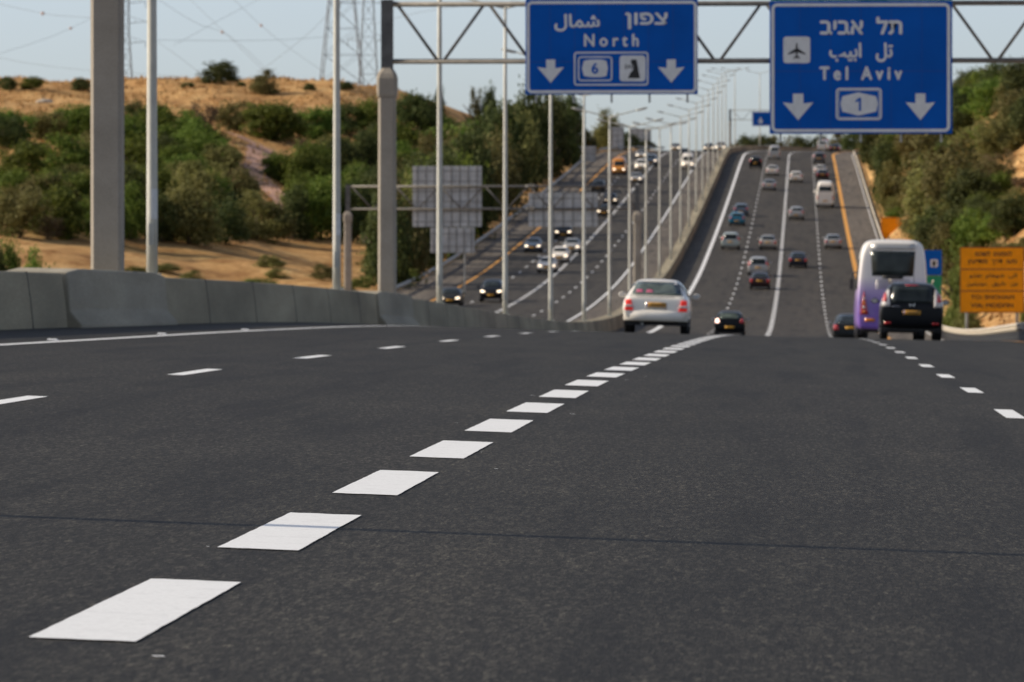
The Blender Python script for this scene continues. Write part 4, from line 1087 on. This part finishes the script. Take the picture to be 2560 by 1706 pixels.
# ------------------------------------------------------------------ trees and bushes
def crown_mesh(name, mat, seed, shape, clumps, leaves, leaf, flat=1.0):
    """unit crown: about 1 wide, 1 tall, standing on z = 0; thousands of leaf faces in overlapping clumps"""
    r = random.Random(seed); mb = MB(); cs = []
    tries = 0
    while len(cs) < clumps and tries < 4000:
        tries += 1
        x, y, z = r.uniform(-.5, .5), r.uniform(-.5, .5), r.uniform(.04, 1)
        w = shape(z)
        if (x*x+y*y) > (w*.5)**2*1.0: continue
        if r.random() < .35 and (x*x+y*y) < (w*.25)**2: continue
        cs.append((x*.80, y*.80, .02+z*.84, r.uniform(.12, .21)))
    for cx, cy, cz, cr in cs:
        for k in range(leaves):
            th = r.uniform(0, 2*pi); ph = math.acos(r.uniform(-1, 1)); rr_ = cr*(r.random()**.45)
            n = Vector((sin(ph)*cos(th), sin(ph)*sin(th), cos(ph)))
            p = Vector((cx, cy, cz))+Vector((n.x, n.y, n.z*flat*.85))*rr_
            n = (n+Vector((r.uniform(-.9, .9), r.uniform(-.9, .9), r.uniform(-.5, 1.0)))).normalized()
            a = n.orthogonal().normalized(); a = Matrix.Rotation(r.uniform(0, 6.28), 3, n) @ a; b = n.cross(a)
            s = leaf*r.uniform(.6, 1.3)
            mb.quad(p-a*s, p-b*s*.55, p+a*s, p+b*s*.55)
    for _ in range(int(clumps*leaves*.03)):      # stray sprigs that break the outline
        c = r.choice(cs); th = r.uniform(0, 6.28); q = Vector((cos(th), sin(th), r.uniform(-.2, 1.2))).normalized()
        p = Vector(c[:3])+q*(c[3]*r.uniform(1.0, 1.5)); a = q; b = q.orthogonal().normalized(); s = leaf*1.1
        mb.quad(p-a*s, p-b*s*.5, p+a*s, p+b*s*.5)
    me = bpy.data.meshes.new(name); me.from_pydata(mb.v, [], mb.f); me.materials.append(mat)
    return me
def trunk_mesh(seed):
    r = random.Random(seed); mb = MB()
    mb.path([(0, 0, -.08), (.01, 0, .12), (.0, .01, .3), (.02, 0, .5)], [.045, .035, .03, .018], 7)
    for k in range(5):
        a = r.uniform(0, 6.28); z = r.uniform(.14, .4); l = r.uniform(.2, .34)
        mb.path([(0, 0, z), (l*.5*cos(a), l*.5*sin(a), z+l*.5), (l*cos(a), l*sin(a), z+l*.9)], [.02, .014, .006], 5)
    return mb.mesh('trunk', M['bark'], True)
ROUND = lambda z: (max(0, 1-((z-.45)/.56)**2))**.5
DOME = lambda z: (max(0, 1-(z/1.02)**2.4))**.5
TALL = lambda z: .95*(max(0, 1-((z-.4)/.62)**2))**.6
CONE = lambda z: max(.06, .95*(1-z)**.75) if z > .12 else .7
OPEN = lambda z: (max(0, 1-((z-.62)/.40)**2))**.5
KIND = {}
for key, mat, seed, sh, cl, lv, lf in (
        ('green', 'leaf_green', 1, ROUND, 46, 112, 0.028), ('green2', 'leaf_green', 2, DOME, 52, 105, 0.027), ('olive', 'leaf_olive', 3, ROUND, 44, 105, 0.028), ('olive2', 'leaf_olive', 4, DOME, 54, 105, 0.026),
        ('dark', 'leaf_dark', 5, TALL, 54, 112, 0.027), ('dark2', 'leaf_dark', 6, DOME, 54, 112, 0.027), ('lime', 'leaf_lime', 7, DOME, 40, 96, 0.030), ('cone', 'leaf_olive', 8, CONE, 60, 105, 0.024),
        ('brown', 'leaf_brown', 9, TALL, 30, 73, 0.026), ('open', 'leaf_dark', 10, OPEN, 34, 112, 0.027), ('green3', 'leaf_green', 11, TALL, 50, 105, 0.027)):
    KIND[key] = (crown_mesh('crown', M[mat], seed, sh, cl, lv, lf), trunk_mesh(seed+40))
TONE = {'green': 'green', 'green2': 'green', 'green3': 'green', 'olive': 'olive', 'olive2': 'olive', 'dark': 'dark green', 'dark2': 'dark green', 'lime': 'yellow-green', 'cone': 'olive conical', 'brown': 'brownish', 'open': 'dark green'}
PLANTS = []
def plant(key, px, base, w, h, row, y=None, depth=1.0):
    """stands on the land where that spot of the hill is; w, h are its size in the photo"""
    PLANTS.append((key, px, base, w, h, row, y, depth))
def seg(px):
    for lim, s in ((222, 'left of bare column'), (300, 'behind bare column'), (362, 'between bare column and lamp post'), (480, 'right of first lamp post'), (612, 'below the ridge trees'), (718, 'beside the dirt track'), (815, 'left of second lamp post'), (955, 'between lamp post and gantry column'),
                   (1097, 'between gantry column and third post'), (1262, 'between third and fourth posts'), (1380, 'between fourth and fifth posts'), (1720, 'right of fifth post')):
        if px < lim: return s
    return 'at the right'
# ridge line
R = 'on the bare ridge'
for a in (('dark2', 10, 224, 44, 38), ('green2', 75, 222, 60, 34), ('dark2', 198, 226, 52, 36), ('dark2', 547, 210, 94, 62), ('olive2', 664, 236, 72, 66), ('dark2', 466, 218, 36, 14), ('dark2', 601, 216, 22, 14),
          ('dark2', 772, 226, 30, 20), ('dark2', 862, 226, 44, 22), ('dark2', 1222, 238, 50, 36), ('olive2', 1190, 240, 40, 30), ('dark2', 1098, 226, 26, 18)): plant(*a, R)
R = 'in the top row'
for a in (('green', 22, 358, 120, 92), ('olive', 108, 352, 100, 78), ('green', 190, 345, 100, 86), ('dark', 330, 352, 70, 100), ('green', 408, 348, 120, 92), ('brown', 505, 338, 74, 100), ('olive', 592, 332, 108, 84), ('green', 690, 352, 158, 100),
          ('green', 790, 352, 120, 90), ('dark2', 862, 340, 110, 84), ('green', 930, 352, 90, 110), ('dark2', 1040, 322, 130, 96)): plant(*a, R)
R = 'in the middle row'
for a in (('green', 40, 455, 130, 110), ('green3', 150, 452, 140, 120), ('olive', 235, 440, 110, 110), ('green', 330, 458, 120, 130), ('dark2', 400, 425, 120, 96), ('green', 478, 432, 120, 110), ('olive', 548, 452, 96, 96), ('green', 706, 462, 104, 84),
          ('green2', 765, 482, 130, 120), ('dark2', 838, 455, 120, 120), ('dark', 905, 462, 100, 130), ('green', 985, 420, 130, 120), ('green', 1075, 430, 120, 120), ('olive', 1160, 440, 120, 130)): plant(*a, R)
R = 'in the lower row'
for a in (('green', 10, 528, 110, 110), ('olive', 95, 540, 120, 110), ('green', 190, 535, 120, 110), ('dark', 318, 545, 90, 130), ('green', 395, 530, 120, 120), ('olive2', 500, 545, 170, 150), ('olive', 590, 520, 110, 100), ('green2', 770, 560, 130, 130), ('green', 850, 560, 120, 130), ('dark2', 940, 545, 130, 140), ('olive', 1010, 520, 110, 120)): plant(*a, R)
R = 'along lowest edge'
for a in (('olive', 40, 598, 140, 130), ('green', 170, 600, 140, 140), ('brown', 110, 600, 80, 80), ('green', 250, 598, 110, 130), ('green3', 322, 602, 80, 150), ('dark2', 400, 605, 90, 130), ('olive2', 468, 612, 150, 190), ('dark2', 560, 614, 110, 120), ('olive2', 640, 604, 160, 130),
          ('dark', 735, 598, 90, 130), ('green3', 800, 600, 120, 160), ('dark2', 880, 600, 130, 150), ('dark', 960, 590, 120, 160)): plant(*a, R)
# roadside wood left of the oncoming carriageway
R = 'in roadside wood'
for a in (('dark2', 1040, 612, 130, 150, 470), ('olive2', 1105, 600, 130, 170, 480), ('olive', 1150, 575, 120, 160, 510), ('dark', 1215, 560, 120, 190, 540), ('green', 1180, 530, 130, 150, 560), ('green', 1080, 520, 140, 150, 560),
          ('olive', 1200, 470, 150, 140, 600), ('dark', 1262, 505, 120, 190, 590), ('olive', 1300, 470, 110, 150, 640), ('olive', 1105, 430, 130, 110, 640), ('dark', 1255, 400, 130, 140, 690), ('olive', 1335, 432, 110, 160, 690),
          ('dark', 1372, 400, 100, 190, 730), ('green', 1185, 390, 110, 90, 700), ('olive', 1316, 350, 110, 100, 770), ('dark2', 1290, 300, 80, 56, 830), ('dark', 1405, 385, 90, 150, 780), ('dark', 1432, 372, 70, 140, 830), ('dark', 1440, 350, 60, 100, 880),
          ('olive', 1470, 382, 60, 60, 880), ('cone', 1532, 352, 84, 100, 950), ('dark2', 1500, 392, 90, 60, 880), ('dark2', 1580, 380, 60, 40, 960), ('dark2', 1622, 385, 70, 58, 970), ('dark2', 1655, 384, 50, 34, 990), ('dark', 1385, 330, 80, 90, 880), ('olive', 1360, 372, 70, 90, 800)): plant(*a[:5], R, a[5])
# near bush by the left picture edge and low shrubs in the dry grass
plant('green3', 14, 712, 80, 118, 'low, right above the barrier', 272); plant('green2', 74, 712, 96, 96, 'low, right above the barrier', 276); plant('dark2', -20, 712, 80, 130, 'low, right above the barrier', 270)
R = 'in the dry grass'
for a in (('olive2', 480, 706, 60, 30), ('olive2', 672, 668, 70, 32), ('olive2', 690, 700, 56, 26), ('lime', 330, 688, 70, 22), ('olive2', 400, 680, 90, 22), ('lime', 640, 718, 100, 24), ('olive2', 805, 700, 70, 40), ('lime', 905, 722, 60, 34), ('lime', 1012, 716, 70, 50), ('olive2', 930, 668, 60, 40), ('lime', 860, 738, 56, 24)): plant(*a, R)
# right bank
R = 'on the right bank'
for a in (('olive', 2178, 560, 70, 160, 640), ('dark', 2196, 500, 80, 150, 690), ('olive', 2150, 420, 60, 90, 830), ('dark2', 2180, 395, 80, 110, 800), ('olive', 2230, 440, 90, 130, 720), ('dark', 2250, 380, 90, 110, 740), ('dark2', 2300, 370, 100, 110, 720),
          ('olive2', 2330, 470, 200, 150, 560), ('olive', 2290, 560, 150, 170, 520), ('olive', 2385, 560, 150, 190, 500), ('dark2', 2432, 560, 140, 150, 490), ('dark2', 2300, 640, 120, 110, 480), ('green', 2480, 398, 124, 86, 600),
          ('dark2', 2400, 330, 90, 130, 700), ('olive', 2405, 290, 80, 90, 740), ('green', 2465, 300, 130, 110, 690), ('dark2', 2420, 230, 70, 60, 770), ('green', 2500, 260, 110, 80, 700), ('olive', 2545, 290, 110, 110, 640), ('dark2', 2550, 230, 90, 70, 680), ('olive', 2475, 215, 70, 50, 730),
          ('green', 2560, 380, 110, 100, 580), ('brown', 2500, 450, 90, 90, 540), ('green2', 2430, 650, 120, 130, 440), ('green2', 2510, 640, 120, 110, 420), ('dark2', 2470, 590, 110, 90, 470), ('olive2', 2345, 660, 100, 110, 440), ('brown', 2560, 560, 80, 90, 470)): plant(*a[:5], R, a[5])
plant('lime', 2378, 806, 76, 200, 'beside the guardrail', 345); plant('olive2', 2352, 800, 64, 120, 'beside the guardrail', 352); plant('olive2', 2420, 802, 70, 60, 'beside the guardrail', 325); plant('lime', 2566, 800, 40, 60, 'beside the guardrail', 320); plant('olive2', 2460, 690, 130, 90, 'behind the orange sign', 380); plant('olive2', 2560, 700, 130, 110, 'behind the orange sign', 375)
# wood beyond the hilltop
R = 'beyond the hilltop'
for a in (('dark2', 1868, 384, 60, 50, 1090), ('dark2', 1905, 380, 70, 46, 1110), ('olive2', 1950, 376, 80, 42, 1140), ('dark2', 2005, 374, 80, 40, 1150), ('dark2', 2050, 372, 70, 40, 1160), ('olive2', 2100, 372, 70, 46, 1150), ('dark2', 2135, 388, 60, 70, 1060), ('olive2', 1835, 386, 36, 30, 1080)): plant(*a[:5], R, a[5])

# more of the same cover between the ones above, leaving the track and the open grass free
rr = random.Random(21)
def clear(px, py):
    return any(abs(px-a) < w and abs(py-b) < h for a, b, w, h in ((640, 400, 62, 62), (690, 500, 60, 50), (110, 420, 60, 28), (590, 352, 50, 16), (760, 372, 50, 12)))
n = 0
while n < 62:
    px, py = rr.uniform(-20, 1010), rr.uniform(330, 598)
    if clear(px, py) or clear(px, py-30): continue
    R = 'in the top row' if py < 385 else 'in the middle row' if py < 480 else 'in the lower row' if py < 570 else 'along lowest edge'
    w = rr.uniform(64, 120); plant(rr.choice(['green', 'green2', 'olive', 'dark2', 'green3', 'olive2', 'green']), px, py, w, w*rr.uniform(.7, 1.05), R); n += 1
n = 0
while n < 26:
    px, py = rr.uniform(1010, 1420), rr.uniform(380, 600)
    if px > 1010+(600-py)*1.9 or px < 1010+(600-py)*.35: continue
    y = 470+(600-py)*1.55; w = rr.uniform(80, 130); plant(rr.choice(['dark', 'dark2', 'green', 'dark', 'olive']), px, py, w, w*rr.uniform(.9, 1.25), 'in roadside wood', y); n += 1
n = 0
while n < 40:
    px = rr.uniform(2170, 2580); py = rr.uniform(250, 640); lim = 2150+max(0, (py-380))*.42
    if (px < 2300 and py > 470) or px < lim+20 or py < 420-(px-2150)*.62+30 or any(abs(px-a) < w and abs(py-b) < h for a, b, w, h in ((2445, 322, 42, 32), (2545, 450, 40, 60), (2150, 400, 20, 30))): continue
    w = rr.uniform(70, 120); plant(rr.choice(['olive', 'olive2', 'dark2', 'dark', 'green', 'olive']), px, py, w, w*rr.uniform(.8, 1.2), 'on the right bank'); n += 1
y = 612.0
while y < 930:
    u = rr.uniform(10.0, 11.2); w = rr.uniform(1.9, 3.0)*F/y; px = VX+(u+shift(y))*F/y; base = VY-(ground(u+shift(y), y)-HC)*F/y
    plant(rr.choice(['olive2', 'green2', 'dark2', 'olive2']), px, base, w, w*rr.uniform(.65, .95), 'along the right guardrail', y); y += rr.uniform(14, 24)*(y/700)
SEGS = {}
for i, p in enumerate(PLANTS):
    if p[5] == 'on the right bank':
        PLANTS[i] = p = p[:5]+(('high on the right bank' if p[2] < 345 else 'midway up the right bank' if p[2] < 510 else 'low on the right bank'),)+p[6:]
    s = seg(p[1]) if p[5] not in ('along the right guardrail', 'high on the right bank', 'midway up the right bank', 'low on the right bank', 'beyond the hilltop', 'beside the guardrail', 'behind the orange sign', 'low, right above the barrier') else ''
    SEGS.setdefault((p[5], s), []).append(i)
for (row, s), idx in SEGS.items():
    idx.sort(key=lambda i: PLANTS[i][1])
    for n, i in enumerate(idx):
        key, px, base, w, h, _, y, depth = PLANTS[i]
        pos = None
        if y is None: pos = hit(px, base)
        if pos is None:
            y = y or 800; x = (px-VX)*y/F; pos = Vector((x, y, ground(x, y)))
        zb = HC+(VY-base)*pos.y/F
        wm = w*pos.y/F; hm = h*pos.y/F
        if row.endswith('right bank') or row.endswith('guardrail'):      # keep crowns off the guardrail
            pos.x = max(pos.x, 9.3+shift(pos.y)+wm*(.1 if row.endswith('guardrail') else .24 if pos.y > 600 else .56)); pos.z = ground(pos.x, pos.y)
        elif row == 'in roadside wood':
            pos.x = min(pos.x, -33.2+shift(pos.y)-wm*.22); pos.z = ground(pos.x, pos.y)
        if y is not None and zb > pos.z+.2: hm += (zb-pos.z)      # rooted on the land, top where the photo has it
        elif y is not None: hm = max(hm*.5, HC+(VY-base+h)*pos.y/F-pos.z)
        bush = hm < 3.2
        root = empty('bush' if bush else 'tree', pos, random.uniform(0, 6.28))
        cr, tr = KIND[key]
        c = link('crown', cr, root); c.scale = (wm*1.22, wm*1.22*depth, hm*1.10)
        if not bush or hm > 2.2:
            t = link('trunk', tr, root); t.scale = (hm*.8, hm*.8, hm)
        size = 'small' if w < 60 else 'broad' if w > h*1.15 else 'tall' if h > w*1.2 else 'rounded'
        tot = len(idx)
        where = '' if tot == 1 else ', ' + ('leftmost' if n == 0 else 'rightmost' if n == tot-1 else '%s from left' % ORD[n] if tot > 3 else 'middle one')
        lab = '%s %s %s %s%s%s' % (size, TONE[key], 'bush' if bush else 'tree', row, (' '+s) if s else '', where)
        if len(lab.split()) > 16: lab = lab.split(' ', 1)[1]
        tag(root, lab, 'bush' if bush else 'tree', {'high on the right bank': 'trees on the right bank', 'midway up the right bank': 'trees on the right bank', 'low on the right bank': 'trees on the right bank', 'along the right guardrail': 'scrub along the right guardrail', 'in roadside wood': 'trees of the roadside wood', 'in the dry grass': 'low shrubs in the dry grass'}.get(row, 'bushes and trees on the left hill' if px < 1300 else 'trees ' + row))

# ------------------------------------------------------------------ dry grass tufts
mb = MB(); r = random.Random(5)
def tuft(x, y, hgt):
    z = ground(x, y)-.05
    for k in range(4):
        a = r.uniform(0, 6.28); w = hgt*r.uniform(.16, .3); l = r.uniform(.2, .7)*hgt
        d = Vector((cos(a), sin(a), 0)); e = Vector((-sin(a), cos(a), 0))
        b = Vector((x+r.uniform(-.25, .25), y+r.uniform(-.3, .3), z))
        mb.poly([b-e*w, b+e*w, b+d*l+Vector((0, 0, hgt*r.uniform(.7, 1.1)))])
for _ in range(5000):
    y = r.uniform(290, 440)
    a = (r.uniform(-40, 1120)-VX)/F; x = a*y
    if x-shift(y) < -33.6: tuft(x, y, r.uniform(.15, .4))
for _ in range(9000):
    y = r.uniform(560, 850); x = (r.uniform(-40, 1300)-VX)/F*y
    if x-shift(y) < -36: tuft(x, y, r.uniform(.25, .6))
for _ in range(2600):
    y = r.uniform(280, 700); u = r.uniform(9.2, 26)
    tuft(u+shift(y), y, r.uniform(.2, .55))
tag(mb.build('dry_grass', M['straw']), 'straw-coloured dry grass covering the slopes', 'grass', kind='stuff')
# pale rock on the ridge slope
p = hit(104, 256); mb = MB(); rr = random.Random(4)
rs = []
for z, q in ((-.3, .9), (.15, 1.0), (.5, .75), (.7, .3)): rs.append([(q*1.1*cos(k*pi/4)*rr.uniform(.8, 1.2), q*.8*sin(k*pi/4)*rr.uniform(.8, 1.2), z*.8) for k in range(8)])
mb.rings(rs); tag(mb.build('rock', M['rock'], smooth=False, loc=p), 'pale rock lying on the grassy slope left of the concrete column', 'rock')

# ------------------------------------------------------------------ pylons and cables
def pylon(x, y, z0, base, top, H, panels, arms, label, r0=.10, th=.05):
    root = empty('power_pylon', (x, y, z0))
    def wd(z): return base+(top-base)*min(1, z/(H*.8))
    zs = [H*(1-(1-k/panels)**1.25) for k in range(panels+1)]
    for sx in (-1, 1):
        for sy in (-1, 1):
            mb = MB()
            for a, b in zip(zs, zs[1:]): mb.tube((sx*wd(a)/2, sy*wd(a)/2, a), (sx*wd(b)/2, sy*wd(b)/2, b), r0, seg=5)
            mb.build('leg', M['pylon'], root)
    mb = MB()
    for a, b in zip(zs, zs[1:]):
        A, B = wd(a)/2, wd(b)/2
        for s in (-1, 1):
            mb.tube((-A, s*A, a), (B, s*B, b), th, seg=4); mb.tube((A, s*A, a), (-B, s*B, b), th, seg=4)
            mb.tube((s*A, -A, a), (s*B, B, b), th, seg=4); mb.tube((s*A, A, a), (s*B, -B, b), th, seg=4)
            mb.tube((-B, s*B, b), (B, s*B, b), th*1.2, seg=4); mb.tube((s*B, -B, b), (s*B, B, b), th*1.2, seg=4)
    mb.build('bracing', M['pylon'], root)
    for z, l in arms:
        mb = MB(); w = wd(z)/2
        for s in (-1, 1):
            for q in (-1, 1):
                mb.tube((s*w, q*w, z), (s*l, 0, z+.4), th*1.3, seg=4); mb.tube((s*w, q*w, z+2.0), (s*l, 0, z+.4), th, seg=4)
            for t in (.33, .66): mb.tube((s*(w+(l-w)*t), 0, z+.1), (s*(w+(l-w)*t), 0, z+2.0-1.6*t), th, seg=4)
            mb.tube((s*l, 0, z+.4), (s*l, 0, z-1.4), .09, seg=5)
        mb.build('cross_arm', M['pylon'], root)
    return tag(root, label, 'pylon', 'power line pylons on the ridge')
def gp(px, y): x = (px-VX)/F*y; return x, y, ground(x, y)
x, y, z = gp(853, 930); pylon(x, y, z-.5, 7.6, 2.4, 34, 9, ((24, 7), (28, 9), (32, 7)), 'large lattice pylon rising beside the second lamp post', .075, .032)
x, y, z = gp(920, 1500); pylon(x, y, z, 8, 2.6, 66, 14, ((42, 5.5), (52, 7.5), (60, 6)), 'fainter lattice pylon between large pylon and gantry column', .08, .04)
x, y, z = gp(309, 1700); pylon(x, y, z, 9, 2.0, 68, 14, ((51, 6), (57, 7), (63, 6)), 'distant lattice pylon just right of the bare concrete column', .10, .05)
cab = [([(-30, 2), (60, 22), (130, 35), (250, 43)], 'cable dipping from the top left corner to the bare column', (100, )), ([(-20, 134), (90, 100), (170, 68), (330, -10)], 'cable rising steeply from left edge behind the bare column', (165, )),
       ([(-20, 140), (80, 158), (220, 174), (470, 190)], 'lowest cable left of the bare column', ()), ([(380, -12), (480, 52), (570, 88), (660, 168)], 'cable slanting down toward the ridge tree', (545, )), ([(465, -10), (540, 62), (640, 160), (670, 190)], 'cable crossing steeply over the ridge tree', ()),
       ([(575, -10), (650, 62), (720, 118), (810, 180)], 'cable slanting down left of the large pylon', (655, )), ([(380, 96), (440, 138), (500, 184), (560, 230)], 'short cable low beside the first lamp post', ()), ([(430, 112), (520, 62), (600, 20), (660, -12)], 'cable rising right between the first two lamp posts', ()),
       ([(640, 180), (700, 138), (780, 72), (850, 0)], 'cable rising right toward the large pylon', ()), ([(390, 98), (560, 100), (700, 98), (850, 88)], 'nearly level cable between the first two lamp posts', ()), ([(930, 60), (1050, 30), (1180, 12), (1300, 2)], 'cable leaving the large pylon to the right', ())]
for k, (ps, lab, balls) in enumerate(cab):
    pts = []
    for i in range(len(ps)-1):
        p0 = ps[max(i-1, 0)]; p1 = ps[i]; p2 = ps[i+1]; p3 = ps[min(i+2, len(ps)-1)]
        for s in range(5):
            t = s/5
            f = lambda a, b, c, d: .5*(2*b+(c-a)*t+(2*a-5*b+4*c-d)*t*t+(3*b-a-3*c+d)*t**3)
            pts.append((f(p0[0], p1[0], p2[0], p3[0]), f(p0[1], p1[1], p2[1], p3[1])))
    pts.append(ps[-1]); n = len(pts)
    y0 = 960+60*(k % 3)
    w = [at(px, py, y0+(140 if k % 2 else -90)*i/n) for i, (px, py) in enumerate(pts)]
    mb = MB(); mb.path(w, .026, 5); o = mb.build('power_cable', M['cable'])
    tag(o, lab, 'cable', 'power cables across the sky')
    for bx in balls:
        q = min(w, key=lambda v: abs(VX+v.x/v.y*F-bx)); mb = MB(); mb.rings([[(q.x+.3*sin(pi*j/6)*cos(k2*pi/4), q.y+.3*sin(pi*j/6)*sin(k2*pi/4), q.z-.3*cos(pi*j/6)) for k2 in range(8)] for j in range(1, 6)])
        mb.build('marker_ball', M['ball'], o, True)
# ------------------------------------------------------------------ sky, sun, camera
EL = 29.0
w = bpy.data.worlds.new('World'); C.world = w; w.use_nodes = True
nt = w.node_tree; bg = nt.nodes['Background']
sk = nt.nodes.new('ShaderNodeTexSky'); sk.sky_type = 'NISHITA'; sk.sun_disc = False
sk.sun_elevation = radians(EL); sk.sun_rotation = radians(270); sk.air_density = 0.56; sk.dust_density = 1.3; sk.ozone_density = 1.0; sk.altitude = 100
hs = nt.nodes.new('ShaderNodeHueSaturation'); hs.inputs['Saturation'].default_value = 0.68   # hazy, milky air
L(nt, sk.outputs[0], hs.inputs['Color']); L(nt, hs.outputs[0], bg.inputs[0]); bg.inputs[1].default_value = 0.15
sd = bpy.data.lights.new('sun', 'SUN'); sd.energy = 4.1; sd.angle = radians(0.5); sd.color = (1.0, 0.86, 0.68)
so = bpy.data.objects.new('sun', sd); so.rotation_euler = (0, -radians(90-EL), 0); so.location = (-60, 0, 60); COL.objects.link(so)
cd = bpy.data.cameras.new('camera'); cd.lens = 200.0; cd.sensor_width = 36.0; cd.clip_start = 0.5; cd.clip_end = 12000
co = bpy.data.objects.new('camera', cd); COL.objects.link(co)
co.location = (0, 0, HC)
yaw = math.atan((VX-1280)/F); pitch = math.atan((853-VY)/sqrt(F*F+(VX-1280)**2))
co.rotation_euler = (radians(90)-pitch, 0, yaw)
cd.dof.use_dof = True; cd.dof.focus_distance = 27.0; cd.dof.aperture_fstop = 11.0
C.camera = co
vs = C.view_settings; vs.view_transform = 'Standard'; vs.look = 'None'; vs.exposure = 0.15; vs.gamma = 1.0; vs.use_curve_mapping = False
C.cycles.max_bounces = 6; C.cycles.diffuse_bounces = 3; C.cycles.transparent_max_bounces = 8
C.cycles.use_denoising = True
